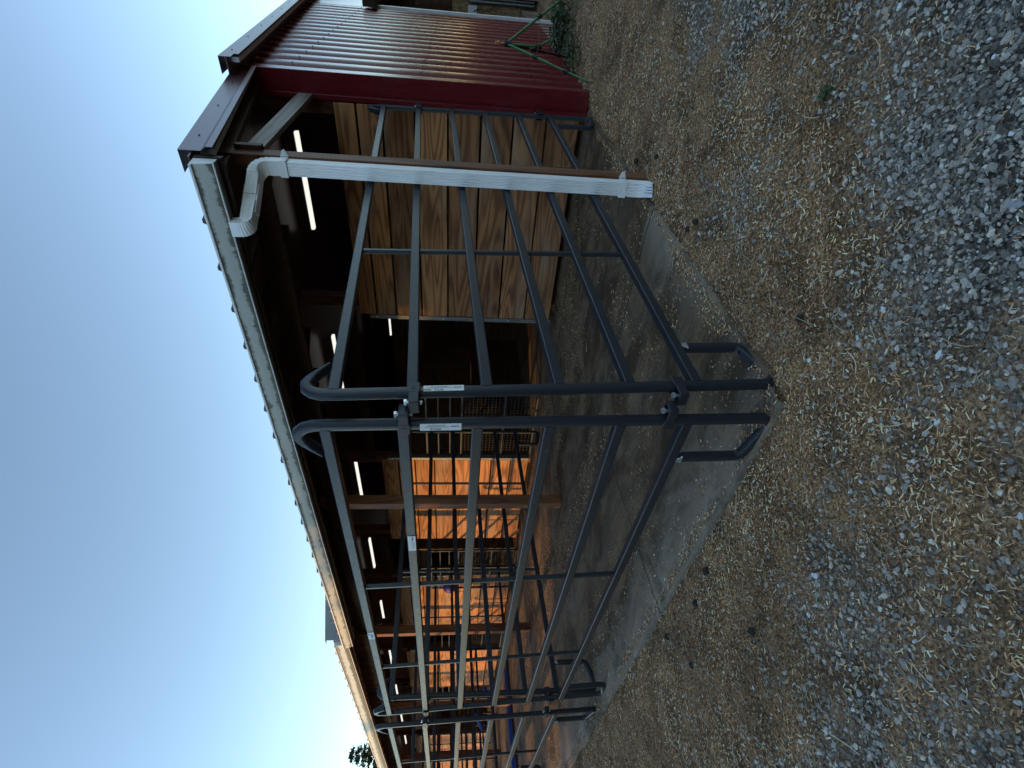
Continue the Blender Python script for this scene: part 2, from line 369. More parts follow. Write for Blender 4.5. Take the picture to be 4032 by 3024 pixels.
# ------------------------------------------------------------------ the ground
def smooth(a, b, x):
    t = min(1, max(0, (x - a) / (b - a))); return t * t * (3 - 2 * t)
SLAB_Y0 = -.06
def slab_edge_y(x): return -.02 - .033 * (x + .12)
def slab_z(x): return .045 * (x + .12) if x < 3.6 else .167
def gz0(x, y):
    z = -.02
    up = .045 * max(0, min(x, 3.7) + .12) * (1 - .55 * smooth(.6, 2.6, -y))
    if x > 3.7: up -= (.17 + .11) * smooth(3.7, 8, x) * 1.0
    return z + up
def gz(x, y):
    z = gz0(x, y)
    r = math.hypot(x, y)
    if r < 30: z += .018 * (mnoise.noise((x * 1.7, y * 1.7, 3)) + .45 * mnoise.noise((x * 5, y * 5, 9)) + .25 * mnoise.noise((x * 14, y * 14, 1)))
    # drip trench along the concrete
    return z
def dirtmask(x, y):
    d = -.12 - x if y > -.05 else None
    ey = slab_edge_y(max(-.12, x))
    if y > ey: dist = max(0, -.12 - x)
    elif x > -.12: dist = ey - y
    else: dist = math.hypot(-.12 - x, ey - y)
    n = mnoise.noise((x * 1.3 + 5, y * 1.3, 0)) * .5 + mnoise.noise((x * 4, y * 4, 7)) * .35 + mnoise.noise((x * 11, y * 11, 2)) * .2
    wid = .62 + .4 * max(0, min(5, y)) + .46 * max(0, min(4, x))
    return min(1, max(0, 1.55 - dist / wid * .8 + n * 1.45))
def axis(lo, dense0, dense1, hi, step):
    a = list(np.arange(dense0, dense1 + 1e-6, step)); s = step; x = dense1
    while x < hi: s *= 1.25; x += s; a.append(x)
    s = step; x = dense0
    while x > lo: s *= 1.25; x -= s; a.insert(0, x)
    return a
xs = axis(-400, -3.2, 7.0, 400, .035); ys = axis(-400, -2.6, 8.5, 400, .035)
nx, ny = len(xs), len(ys)
verts = np.zeros((nx * ny, 3), np.float32); dm = np.zeros(nx * ny, np.float32)
for i, x in enumerate(xs):
    for j, y in enumerate(ys):
        k = i * ny + j
        z = gz(x, y)
        if x > -.13 and y > slab_edge_y(x) - .01: z = min(z, slab_z(x) - .03) if x < .0 or y < slab_edge_y(x) + .1 else -.16   # under the slab and the barn
        verts[k] = (x, y, z); dm[k] = dirtmask(x, y) if (-6 < x < 12 and -6 < y < 16) else .4
ii, jj = np.meshgrid(np.arange(nx - 1), np.arange(ny - 1), indexing='ij'); a = (ii * ny + jj).ravel()
quads = np.stack([a, a + ny, a + ny + 1, a + 1], 1)
def npmesh(name, v, f, mat, attrs=(), smooth_=False):
    me = bpy.data.meshes.new(name); v = np.asarray(v, np.float32); f = np.asarray(f, np.int32); n, k = f.shape
    me.vertices.add(len(v)); me.vertices.foreach_set('co', v.ravel()); me.loops.add(n * k); me.loops.foreach_set('vertex_index', f.ravel())
    me.polygons.add(n); me.polygons.foreach_set('loop_start', np.arange(0, n * k, k, dtype=np.int32)); me.polygons.foreach_set('loop_total', np.full(n, k, np.int32))
    me.polygons.foreach_set('use_smooth', np.full(n, smooth_))
    for nm, typ, key, arr in attrs:
        at = me.attributes.new(nm, typ, 'POINT'); at.data.foreach_set(key, np.asarray(arr, np.float32).ravel())
    me.materials.append(mat); me.update(calc_edges=True); me.validate()
    o = bpy.data.objects.new(name, me); COL.objects.link(o); return o
struct(npmesh('ground', verts, quads, M['ground'], [('dirt', 'FLOAT', 'value', dm)], True))

# slab: sloping sheet with real thickness, a slightly ragged outer edge
mb = MB(); sx_ = [-.12] + [i * .12 for i in range(0, 31)] + [3.75]
yy = [None] + [i * .15 for i in range(0, 60)] + [10 + i for i in range(0, 25)]
top = []
for i, x in enumerate(sx_):
    row = []
    for j, y in enumerate(yy):
        Y = slab_edge_y(x) if y is None else y
        X = x
        if i == 0: X += .024 * mnoise.noise((0, Y * 2.6, 4)) + .006 * mnoise.noise((0, Y * 9, 4))
        if j == 0: Y += .024 * mnoise.noise((x * 2.6, 0, 8)) + .006 * mnoise.noise((x * 9, 0, 8))
        if i == 0 and j == 0: X += .055; Y += .06
        elif i == 0 and j == 1: X += .012
        elif j == 0 and i == 1: Y += .012
        row.append((X, Y, slab_z(x) - (.006 if (i == 0 or j == 0) else 0)))
    top.append(row)
nX, nY = len(sx_), len(yy); vs = [p for r in top for p in r]; fs = []
for i in range(nX - 1):
    for j in range(nY - 1): fs.append((i * nY + j, (i + 1) * nY + j, (i + 1) * nY + j + 1, i * nY + j + 1))
o = len(vs); vs += [(p[0] - .004, p[1], -.2) for p in top[0]]
for j in range(nY - 1): fs.append((j, j + 1, o + j + 1, o + j))
o2 = len(vs); vs += [(r[0][0], r[0][1] - .004, -.2) for r in top]
for i in range(nX - 1): fs.append((i * nY, o2 + i, o2 + i + 1, (i + 1) * nY))
mb.add(vs, fs, False); struct(mb.build('concrete_slab', M['concrete']))
mb = MB(); mb.box((3.76, -.1, -.3), (14, 34, .16)); struct(mb.build('barn_floor', M['concrete']))

# ------------------------------------------------------------------ the barn
barn = thing('barn', 'red steel barn with open lean-to roof, white gutter and plank stall fronts', 'barn', (3.5, 0, 0))
XW = 3.45
# red corrugated gable wall
mb = MB(); per = .262; step = per / 12
def rake_under(x): return 3.0 + .108 * (x - 3.2)
def corr(x0, x1, ztop, zbot):
    n = int((x1 - x0) / step); vs = []; fs = []; zs = 8
    for i in range(n + 1):
        x = x0 + i * step; ph = (x / per) % 1
        y = -.27 + (.038 * (0.5 - .5 * math.cos(2 * math.pi * min(1, max(0, (ph - .15) / .7)))))
        for k in range(zs): vs.append((x, y, zbot(x) + (ztop(x) - zbot(x)) * k / (zs - 1)))
    for i in range(n):
        for k in range(zs - 1): fs.append((i * zs + k, (i + 1) * zs + k, (i + 1) * zs + k + 1, i * zs + k + 1))
    mb.add(vs, fs, True)
def wbot(x): return .165 - .066 * (x - 3.5)
corr(3.56, 7.98, lambda x: rake_under(x) + .02, wbot)
corr(11.2, 13.0, lambda x: rake_under(x) + .02, lambda x: -.2)
mb.box((7.98, -.265, 2.62), (11.2, -.24, 3.6))
wall = mb.build('gable_wall', M['red'], barn)
mb = MB(); mb.sweep([(3.6, -.268, 1.64), (3.6, -.279, 1.64)], circ(.0055, 6), smooth=False); scr = mb.build('screw', M['black'], wall, 0, barn['_base']); scr.location = (0, 0, 0)
for z in (2.75, 1.64, .62):
    for i in range(1, 17): c = scr.copy(); COL.objects.link(c); c.location = (per * (i + .02) - .01, 0, z - 1.64)
mb = MB()                                                            # folded corner trim
mb.box((3.498, -.292, .165), (3.60, -.284, 3.14)); mb.box((3.49, -.292, .165), (3.4975, -.125, 3.12)); mb.box((3.47, -.1245, .17), (3.478, -.085, 3.05)); mb.box((3.47, -.127, .17), (3.4965, -.1205, 3.05))
mb.build('corner_trim', M['red'], barn, .003)
mb = MB(); mb.box((7.98, -.30, -.1), (8.06, -.21, 2.62)); mb.build('door_trim', M['whitetrim'], barn, .004)
mb = MB(); mb.box((7.7, -.42, 2.55), (8.7, -.30, 2.72)); mb.box((8.6, -.36, 2.45), (11, -.3, 2.62)); mb.build('door_track', M['rafter'], barn, .004)
mb = MB(); mb.box((3.52, -.262, -.15), (8.0, -.20, .16)); mb.build('base_board', M['weathered'], barn)
# plank walls of the stall fronts
def plankwall(y0, y1, zs, mat='plank', x=XW, th=.04, edge0=False, edge1=True):
    m_ = MB()
    for a, b in zip(zs[:-1], zs[1:]):
        j = random.uniform(0, .006)
        m_.box((x, y0 + random.uniform(0, .004), a + .009 + j), (x + th, y1 - random.uniform(0, .004), b - .006), True)
    return m_.build('plank_wall', M[mat], barn, .004)
PZ = [.218, .516, .808, 1.093, 1.386, 1.672, 1.954, 2.17, 2.36]
plankwall(-.075, 2.06, PZ)
def edge_trim(y0, y1, x=XW, z0=.21, z1=2.25):
    m_ = MB(); m_.box((x - .004, y0, z0), (x + .07, y1, z1)); t = m_.build('edge_channel', M['galv'], barn, .002)
    z = z0 + .12; s_ = MB(); s_.sweep([(x - .004, (y0 + y1) / 2, z), (x - .009, (y0 + y1) / 2, z)], circ(.007, 8), smooth=False); s_ = s_.build('screw', M['zinc'], t, 0, barn['_base']); s_.location = (0, 0, 0)
    for k in range(1, 6): c = s_.copy(); COL.objects.link(c); c.location = (0, 0, k * .37)
edge_trim(2.063, 2.115)
PZ2 = [.2, .47, .75, 1.02, 1.3, 1.58, 1.86, 2.1, 2.34]
for y0, y1 in ((4.56, 6.62), (7.92, 10.14), (11.26, 13.55), (14.6, 15.2), (17.7, 19.4), (20.6, 23.5)):
    plankwall(y0, y1, PZ2); edge_trim(y0 - .05, y0 - .004)
# headers above the openings, inner posts
for y0, y1 in ((2.0, 4.6), (6.6, 7.95), (10.1, 11.3), (13.5, 14.6), (15.2, 17.8), (19.3, 20.6)):
    mb = MB(); mb.box((XW + .045, y0, 2.42), (XW + .085, y1, 2.56), True); mb.build('header_board', M['rafter'], barn, .003)
for y in (-.02, 1.96, 4.66, 6.54, 8.0, 10.06, 11.34, 13.48, 15.12, 17.8, 20.7):
    m_ = MB(); m_.box((XW + .088, y - .06, .1), (XW + .2, y + .06, 3.0), True); m_.build('post', M['post'], barn, .004)
# plank partitions inside, the interior shade darkened into their colour
m_ = MB()
for k in range(8): m_.box((6.4, 0, .18 + k * .29), (6.44, 26, .465 + k * .29), True)
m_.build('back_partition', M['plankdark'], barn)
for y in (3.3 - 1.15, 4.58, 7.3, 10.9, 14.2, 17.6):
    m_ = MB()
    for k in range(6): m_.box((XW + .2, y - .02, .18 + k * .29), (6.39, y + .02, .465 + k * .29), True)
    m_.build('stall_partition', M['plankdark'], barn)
# outer walls that close the barn off from the sky
m_ = MB(); m_.box((14, -.27, -.2), (14.1, 34, 4.4)); m_.box((1.7, 33.9, -.2), (14, 34, 4.4)); m_.build('back_wall', M['skirt'], barn)

# roofs ------------------------------------------------------------
def ribroof(name, x0, z0, x1, z1, y0, y1, mat, th=.008, rib=.3, drop=0, h=.026):
    m_ = MB(); d = V((x1 - x0, 0, z1 - z0)).normalized(); n = V((-d.z, 0, d.x))
    def p(x, y, z): return V((x, y, z + drop * (y - y0) / (y1 - y0)))
    m_.add([p(x0, y0, z0), p(x1, y0, z1), p(x1, y1, z1), p(x0, y1, z0), p(x0, y0, z0) + n * th, p(x1, y0, z1) + n * th, p(x1, y1, z1) + n * th, p(x0, y1, z0) + n * th],
           [(0, 3, 2, 1), (4, 5, 6, 7), (0, 1, 5, 4), (1, 2, 6, 5), (2, 3, 7, 6), (3, 0, 4, 7)])
    y = y0 + .35
    while y < y1 - .05:
        a = p(x0, y, z0) + n * th - d * .012; b = p(x1, y, z1) + n * th; w0, w1 = .026, .011
        m_.add([a + V((0, -w0, 0)), a + V((0, -w1, 0)) + n * h, a + V((0, w1, 0)) + n * h, a + V((0, w0, 0)), b + V((0, -w0, 0)), b + V((0, -w1, 0)) + n * h, b + V((0, w1, 0)) + n * h, b + V((0, w0, 0))],
               [(0, 1, 2, 3), (0, 4, 5, 1), (1, 5, 6, 2), (2, 6, 7, 3), (3, 7, 4, 0)])
        y += rib
    return m_.build(name, M[mat], barn)
SL = .193
ribroof('lean_to_roof', 1.43, 2.682, 3.49, 2.682 + SL * 2.06, -.265, 5.82, 'roofmetal', h=.024)
ribroof('lean_to_roof', 1.455, 2.80, 3.3, 2.80 + SL * 1.845, 5.84, 30, 'roofmetal', drop=-.163, h=.024)
m_ = MB(); m_.add([(8.8, -.41, 3.652), (9.0, -.41, 3.69), (9.2, -.41, 3.652), (8.8, 32, 3.652), (9.0, 32, 3.69), (9.2, 32, 3.652), (9.0, -.41, 3.60), (9.0, 32, 3.60)], [(0, 1, 4, 3), (1, 2, 5, 4), (0, 3, 7, 6), (2, 6, 7, 5), (0, 6, 2, 1), (3, 4, 5, 7)]); m_.build('ridge_cap', M['roofmetal'], barn)
ribroof('main_roof', 3.19, 3.045, 9.0, 3.045 + .108 * 5.81, -.40, 32, 'roofmetal')
ribroof('main_roof', 14.6, 3.067, 9.002, 3.045 + .108 * 5.81, -.40, 32, 'roofmetal')
# rake trims: folded sheet, a top leg on the roof, a face, a return
def rake(name, x0, x1, zt, slope, y, h, mat, ret=.035, topw=.12):
    m_ = MB(); p = lambda x, dz, yy: V((x, yy, zt + slope * (x - x0) + dz)); t = .003
    prof = [(y + topw, 0), (y, 0), (y, -h), (y - .022, -h - .03), (y - .022, -h - .03 - ret)]
    for (ya, za), (yb, zb) in zip(prof[:-1], prof[1:]):
        m_.add([p(x0, za, ya), p(x1, za, ya), p(x1, zb, yb), p(x0, zb, yb), p(x0, za - t * .2, ya + t), p(x1, za - t * .2, ya + t), p(x1, zb - t * .2, yb + t), p(x0, zb - t * .2, yb + t)],
               [(0, 1, 2, 3), (7, 6, 5, 4), (0, 4, 5, 1), (2, 6, 7, 3), (1, 5, 6, 2), (0, 3, 7, 4)])
    r = m_.build(name, M[mat], barn)
    k = x0 + .25; s_ = MB(); s_.sweep([p(k, -h * .55, y), p(k, -h * .55, y - .006)], circ(.0045, 6), smooth=False); s_ = s_.build('screw', M['black'], r, 0, barn['_base']); s_.location = (0, 0, 0)
    while k + .62 < x1: k += .62; c = s_.copy(); COL.objects.link(c); c.location = p(k, 0, y) - p(x0 + .25, 0, y)
    return r
rake('rake_trim', 1.50, 3.488, 2.765, .178, -.275, .118, 'roofmetal')
rake('rake_trim', 3.19, 9.0, 3.105, .108, -.405, .092, 'roofmetal')
rake('rake_trim', 1.46, 3.2, 2.91, SL, 5.80, .12, 'graytrim')
m_ = MB()
def slopebar(m_, x0, x1, z0, slope, y0, y1, h):
    m_.add([(x0, y0, z0), (x1, y0, z0 + slope * (x1 - x0)), (x1, y1, z0 + slope * (x1 - x0)), (x0, y1, z0), (x0, y0, z0 + h), (x1, y0, z0 + slope * (x1 - x0) + h), (x1, y1, z0 + slope * (x1 - x0) + h), (x0, y1, z0 + h)],
           [(0, 3, 2, 1), (4, 5, 6, 7), (0, 1, 5, 4), (1, 2, 6, 5), (2, 3, 7, 6), (3, 0, 4, 7)], False, (random.random(), random.random(), random.random()))
slopebar(m_, 1.56, 3.486, 2.598, .195, -.268, -.235, .085); m_.build('rake_board', M['weathered'], barn, .002)
m_ = MB(); slopebar(m_, 3.25, 9.0, 2.975, .108, -.395, -.36, .085); m_.build('rake_board', M['whitetrim'], barn)
# rafters and purlins below the sheets
for i in range(48):
    y = -.14 + i * .61
    dz = 0 if y < 5.6 else .1
    if i > 0 and abs(y - 5.8) < .2: continue
    m_ = MB(); slopebar(m_, 1.5, 3.48 if dz == 0 else 3.3, 2.565 + dz, SL, y - .02, y + .02, .135); m_.build('rafter', M['rafter'], barn)
m_ = MB(); m_.box((1.872, -.2, 2.46), (1.915, 5.75, 2.62), True); m_.box((1.92, 5.75, 2.5), (1.96, 29, 2.7), True); m_.build('eave_beam', M['rafter'], barn, .003)
m_ = MB(); m_.box((1.462, -.255, 2.535), (1.498, 5.78, 2.68), True); m_.build('fascia_board', M['rafter'], barn, .002)
m_ = MB(); m_.box((1.5, 5.9, 2.6), (1.53, 29.5, 2.78), True); m_.build('fascia_board', M['skirt'], barn, .002)
# brown siding skirt hung on the posts of the farther section
for ya, yb in ((6.75, 9.87), (10.02, 13.37), (13.52, 16.67), (16.82, 19.97), (20.1, 29.2)):
    m_ = MB(); nb = round((yb - ya) / .15); st = (yb - ya) / nb
    for i in range(nb): m_.box((1.88 + .002 * (i % 2), ya + i * st, 2.455 + .003 * (i % 3)), (1.918, ya + (i + 1) * st - .002, 2.835), True)
    m_.build('skirt_panel', M['skirt'], barn)
# porch posts
for y, x0 in ((-.17, 1.80), (3.43, 1.88), (6.63, 1.875), (9.9, 1.87), (13.4, 1.87), (16.7, 1.87), (20, 1.87)):
    m_ = MB(); w = .098; zt = 2.70 if y < 5 else 2.8
    m_.box((x0, y, slab_z(x0) - (.14 if y < 0 else .0)), (x0 + .12 if y > 0 else x0 + .10, y + w, zt), True); m_.build('post', M['post'], barn, .006)
m_ = MB(); m_.box((1.905, -.128, 2.515), (3.47, -.09, 2.635), True); m_.build('tie_beam', M['weathered'], barn, .003)
m_ = MB(); m_.box((1.80, -.165, 2.36), (1.84, -.12, 2.47), True); m_.build('blocking', M['post'], barn, .003)
# diagonal knee brace boards in the lean-to
for y in (3.47, 6.67, 9.95):
    m_ = MB(); m_.obox((2.45, y, 2.55), (.42, 0, .17), (0, .02, 0), (-.02, 0, .05), True); m_.build('knee_brace', M['rafter'], barn, .002)

# gutters -----------------------------------------------------------
def gutter(xo, xi, zb, zt, y0, y1, zdrop=0, capname=True):
    base = ((xo + xi) / 2, y0, (zb + zt) / 2)
    prof = [(xi, zt + .01), (xi, zb), (xo + .03, zb), (xo + .024, zb + .012), (xo + .012, zb + .05), (xo, zt - .012), (xo, zt)]
    t = .003; m_ = MB(); n = 24; vs = []; k = len(prof)
    for i in range(n + 1):
        y = y0 + (y1 - y0) * i / n; dz = zdrop * i / n + .002 * mnoise.noise((y, 1, 1))
        for (x, z) in prof: vs.append((x, y, z + dz))
        for (x, z) in prof: vs.append((x + t, y, z + dz + t))
    fs = []
    for i in range(n):
        for j in range(k - 1):
            a = i * 2 * k + j; b = a + 2 * k; fs.append((a, a + 1, b + 1, b)); fs.append((a + k, b + k, b + k + 1, a + k + 1))
        a = i * 2 * k + k - 1; b = a + 2 * k; fs.append((a, a + k, b + k, b))
    m_.add(vs, fs); g = m_.build('gutter', M['gutter'], barn, 0, base)
    g['_base'] = base
    c = MB(); e = .002
    c.add([(x, y0 - e, z) for x, z in prof] + [(x, y0 + .001, z) for x, z in prof], [tuple(range(k)), tuple(reversed(range(k, 2 * k)))] + [(j, j + k, (j + 1) % k + k, (j + 1) % k) for j in range(k)])
    q = c.build('end_cap', M['gutterlip'], g, 0, base); q.location = (0, 0, 0)
    l = MB(); d = zdrop
    l.sweep([(xo - .003, y0, zt - .006), (xo - .003, y1, zt - .006 + d)], rrect(.012, .016, .004, 2), smooth=True)
    l.sweep([(xo + .033, y0, zb + .003), (xo + .033, y1, zb + .003 + d)], rrect(.012, .012, .004, 2), smooth=True)
    q = l.build('gutter_lip', M['gutterlip'], g, 0, base); q.location = (0, 0, 0)
    return g
gutter(1.372, 1.46, 2.556, 2.668, -.247, 5.86)
gutter(1.40, 1.498, 2.625, 2.79, 5.84, 29.4, -.16)

# downspout: ribbed rectangular pipe with crimped elbows ---------------
dsx = lambda z: 1.775
ds = MB()
def ribprof(w, d, n=5):
    """w along side(a), d along b ; front face carries n flutes"""
    pts = []
    for i in range(n * 4 + 1):
        t = i / (n * 4); a = -w / 2 + w * t; b = d / 2 + .0026 * (math.cos(2 * math.pi * n * t) - 1); pts.append((a, b))
    for i in range(9): t = i / 8; pts.append((w / 2 + .002 * (math.cos(4 * math.pi * t) - 1), d / 2 - d * t))
    for i in range(1, n * 2): t = i / (n * 2); pts.append((w / 2 - w * t, -d / 2))
    for i in range(9): t = i / 8; pts.append((-w / 2 - .002 * (math.cos(4 * math.pi * t) - 1), -d / 2 + d * t))
    return pts
yds = -.118
E1 = V((1.765, yds, 2.35)); pipe_w, pipe_d = .082, .062
ds.sweep([(1.765, yds, 2.34), (1.752, yds, .14)], ribprof(pipe_w, pipe_d), side=(0, -1, 0), smooth=False)
dspout = ds.build('downspout', M['white'], barn)
def elbow(pts, r, par, nm='elbow'):
    m_ = MB(); path = arcpts(pts, r, 14); sc = []
    for i in range(len(path)):
        f = .985 + .06 * (i % 2) if 1 < i < len(path) - 2 else 1.02
        sc.append((f, f))
    m_.sweep(path, ribprof(pipe_w + .003, pipe_d + .003), side=(0, -1, 0), smooth=False, scale=sc); return m_.build(nm, M['white'], par, 0, barn['_base'])
e = elbow([(1.765, yds, 2.30), (1.766, yds, 2.472), (1.60, .005, 2.474)], .125, dspout); e.location = (0, 0, 0)
m_ = MB(); m_.sweep([(1.65, -.035, 2.4735), (1.50, .067, 2.475)], ribprof(pipe_w, pipe_d), side=(0, 0, -1), smooth=False); q = m_.build('offset_pipe', M['white'], dspout, 0, barn['_base']); q.location = (0, 0, 0)
e = elbow([(1.56, .03, 2.474), (1.415, .112, 2.474), (1.412, .112, 2.557)], .1, dspout); e.location = (0, 0, 0)
m_ = MB(); path = arcpts([(1.752, yds, .2), (1.751, yds, .1), (1.66, yds - .035, .045)], .07, 8); m_.sweep(path, ribprof(pipe_w + .004, pipe_d + .004), side=(0, -1, 0), smooth=False, cap=False)
q = m_.build('outlet_elbow', M['white'], dspout, 0, barn['_base']); q.location = (0, 0, 0)
m_ = MB(); pth = arcpts([(1.752, yds, .16), (1.751, yds, .1), (1.664, yds - .034, .05)], .07, 6); m_.sweep(pth, rrect(pipe_w - .008, pipe_d - .008, .006), side=(0, -1, 0)); q = m_.build('pipe_mouth_shade', M['black'], dspout, 0, barn['_base']); q.location = (0, 0, 0)  # black core stands in for the shade inside the open pipe
for z in (2.31, .235):
    m_ = MB(); x = 1.765 - (2.34 - z) * .0059
    m_.box((x - .037, yds - .046, z - .022), (x - .0335, yds + .046, z + .022)); m_.box((x - .037, yds - .05, z - .022), (x + .03, yds - .046, z + .022)); m_.box((x - .037, yds + .046, z - .022), (x + .03, yds + .05, z + .022))
    m_.add([(x + .03, yds - .052, z - .022), (x + .03, yds - .095, z - .006), (x + .03, yds - .085, z + .012), (x + .03, yds - .052, z + .024), (x + .034, yds - .052, z - .022), (x + .034, yds - .095, z - .006), (x + .034, yds - .085, z + .012), (x + .034, yds - .052, z + .024)], [(0, 1, 2, 3), (7, 6, 5, 4), (0, 4, 5, 1), (1, 5, 6, 2), (2, 6, 7, 3), (3, 7, 4, 0)])
    st = m_.build('strap', M['white'], dspout, .001, barn['_base']); st.location = (0, 0, 0)

# view through the barn door: strand-board wall with a window beyond
inn = MB()
inn.box((11.3, -.2, .1), (11.34, 1.6, 1.53)); pan = inn.build('strand_board_wall', M['osb'], barn)
m_ = MB(); m_.box((11.27, -.04 - .055, 1.04), (11.298, .035, 1.22)); q = m_.build('outlet', M['whitetrim'], pan, .004, barn['_base']); q.location = (0, 0, 0)
m_ = MB(); m_.box((11.255, -.02, 1.07), (11.27, .005, 1.1)); m_.sweep(arcpts([(11.255, -.01, 1.08), (11.24, -.06, 1.0), (11.25, -.02, .8), (11.26, -.12, .7)], .08, 6), circ(.008, 6)); q = m_.build('plug_cord', M['black'], pan, 0, barn['_base']); q.location = (0, 0, 0)
m_ = MB(); m_.sweep([(11.24, -.165, -.1), (11.24, -.165, 1.2)], circ(.03, 10)); m_.sweep([(11.24, -.225, -.1), (11.24, -.225, 2.0)], circ(.022, 8)); q = m_.build('conduit', M['galv'], barn)
m_ = MB(); m_.box((11.3, -.2, -.3), (11.5, 1.6, .1)); m_.build('footing', M['concrete'], barn)
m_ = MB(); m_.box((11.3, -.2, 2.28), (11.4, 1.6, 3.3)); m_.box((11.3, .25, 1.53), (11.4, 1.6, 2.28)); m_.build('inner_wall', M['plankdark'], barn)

# ------------------------------------------------------------------ corral panels
HR = [1.70, 1.415, 1.136, .856, .574, .30]
def corral_panel(label, near, far, upn=(0, 0, 1), upf=(0, 0, 1), stays=(.3, .66), rails=HR, clamps=(True, True), foot=(.235, .235), dz=(-.035, -.035), loop=True, group='corral panels fencing the pens'):
    near, far = V(near), V(far); D = far - near; Lh = D.length; d = D.normalized(); upn, upf = V(upn), V(upf)
    t = thing('corral_panel', label, 'corral panel', near, group)
    def W(u, h): s = u / Lh; return near + d * u + (upn * (1 - s) + upf * s) * h
    nrm = d.cross(V((0, 0, 1))).normalized()
    for h in rails:
        m_ = MB(); m_.sweep([W(.012, h), W(Lh - .012, h)], rrect(.038, .043, .0045, 2), side=nrm, smooth=False)
        for s in stays:
            u = s * Lh; m_.sweep([W(u - .014, h - .0215), W(u + .014, h - .0215)], circ(.006, 6)); m_.sweep([W(u - .014, h + .0215), W(u + .014, h + .0215)], circ(.006, 6))
        m_.build('rail', M['steel'], t)
    for e in (0, 1):
        U = (lambda u: u) if e == 0 else (lambda u: Lh - u)
        h1, h6 = rails[0], rails[-1]; b = dz[e]; fu = foot[e]
        main = arcpts([W(U(fu), h6 - .02), W(U(fu), b + .055), W(U(fu - .05), b + .035), W(U(.03), b + .0), W(U(0), b + .03), W(U(0), h1 - .1)], .055, 5)
        lp = [W(U(0), h1 - .1), W(U(0), h1 + .0), W(U(.002), h1 + .045), W(U(.013), h1 + .078), W(U(.033), h1 + .1), W(U(.058), h1 + .104), W(U(.082), h1 + .092), W(U(.11), h1 + .068), W(U(.15), h1 + .028)]
        m_ = MB(); m_.sweep(main + lp[1:-2], rrect(.036, .044, .013, 3), side=nrm)
        m_.sweep(lp[-3:], rrect(.036, .044, .013, 3), side=nrm, scale=[(1, 1), (1.25, .55), (1.4, .3)])
        m_.build('end_frame', M['steel'], t)
        m_ = MB(); m_.sweep([W(U(fu), h6 - .02), W(U(fu), h6 - .045)], rrect(.04, .034, .006, 2), side=nrm, scale=[(1.15, .6), (.95, 1.2)]); m_.build('weld', M['zinc'] if e == 0 else M['steel'], t)
        if clamps[e]:
            for k, (hh, sgn) in enumerate(((rails[1] - .005, -1), (rails[5] + .085, -1))):
                c = W(U(0), hh); dd = d * (1 if e == 0 else -1); up = (upn if e == 0 else upf).normalized()
                m_ = MB()
                m_.obox(c + nrm * .027, dd * .026, up * .024, nrm * .003); m_.obox(c - nrm * .027, dd * .026, up * .024, nrm * .003)
                m_.obox(c - dd * .048 + nrm * .026, dd * .026, up * .019, nrm * .0035); m_.obox(c - dd * .048 - nrm * .026, dd * .026, up * .019, nrm * .0035); m_.obox(c - dd * .0755, dd * .0035, up * .019, nrm * .0295)
                q = m_.build('clamp', M['steel'], t, .003)
                p = MB(); a = c - dd * .052
                p.sweep([a - up * .03, a + up * .026], circ(.007, 8)); p.sweep([a + up * .026, a + up * .036], circ(.013, 6), smooth=False)
                pp = p.build('pin', M['zinc'], q, 0, t['_base']); pp.location = (0, 0, 0)
                p = MB(); p.sweep([c + nrm * .03, c + nrm * .0312], circ(.009, 10), smooth=False); p.sweep([c - nrm * .03, c - nrm * .0312], circ(.009, 10), smooth=False)  # black discs stand in for the shade in the bolt holes
                pp = p.build('bolt_hole_shade', M['black'], q, 0, t['_base']); pp.location = (0, 0, 0)
    for s in stays:
        m_ = MB(); u = s * Lh; m_.sweep([W(u, rails[0] - .015), W(u, rails[-1] + .015)], rrect(.022, .022, .004, 2), side=nrm, smooth=False); m_.build('stay', M['steel'], t)
    return t, W, d, nrm
tA, WA, dA, nA = corral_panel('dark steel panel from the red wall corner out to the slab corner, behind the downspout', (0, 0, 0), (3.352, -.111, .215), (-.041, .02, 1), (-.015, .007, 1), (.305, .655), dz=(-.035, -.06))
tB, WB, dB, nB = corral_panel('dark steel panel along the concrete edge nearest the camera, white sticker on its second rail', (-.092, .105, .034), (-.016, 3.475, .05), (-.022, .017, 1), (-.036, .024, 1), (.372, .708), dz=(-.06, -.06))
tC, WC, dC, nC = corral_panel('dark steel panel continuing the fence beyond the first pen, cut by the left frame edge', (-.052, 3.74, .06), (0.0, 7.08, .07), (-.03, .0, 1), (-.02, 0, 1), (.375, .7), dz=(-.06, -.06))
corral_panel('dark steel panel of the third pen, farthest in the fence line', (0.0, 7.32, .07), (.03, 10.65, .07), stays=(.36, .7))
div_lab = ['dark divider panel between first and second pen, running in to the plank wall', 'dark divider panel between second and third pen, seen through the nearer rails', 'dark divider panel with a blue pole beneath it, beyond the third post', 'dark divider panel farthest down the row of pens']
for k, (yo, yi) in enumerate(((3.6, 3.82), (7.2, 7.35), (10.8, 10.95), (14.4, 14.5))):
    corral_panel(div_lab[k], (.06, yo, .055), (3.32, yi, .185), stays=(.36, .72), clamps=(k == 0, False), dz=(-.05, -.02), group='divider panels between the pens')

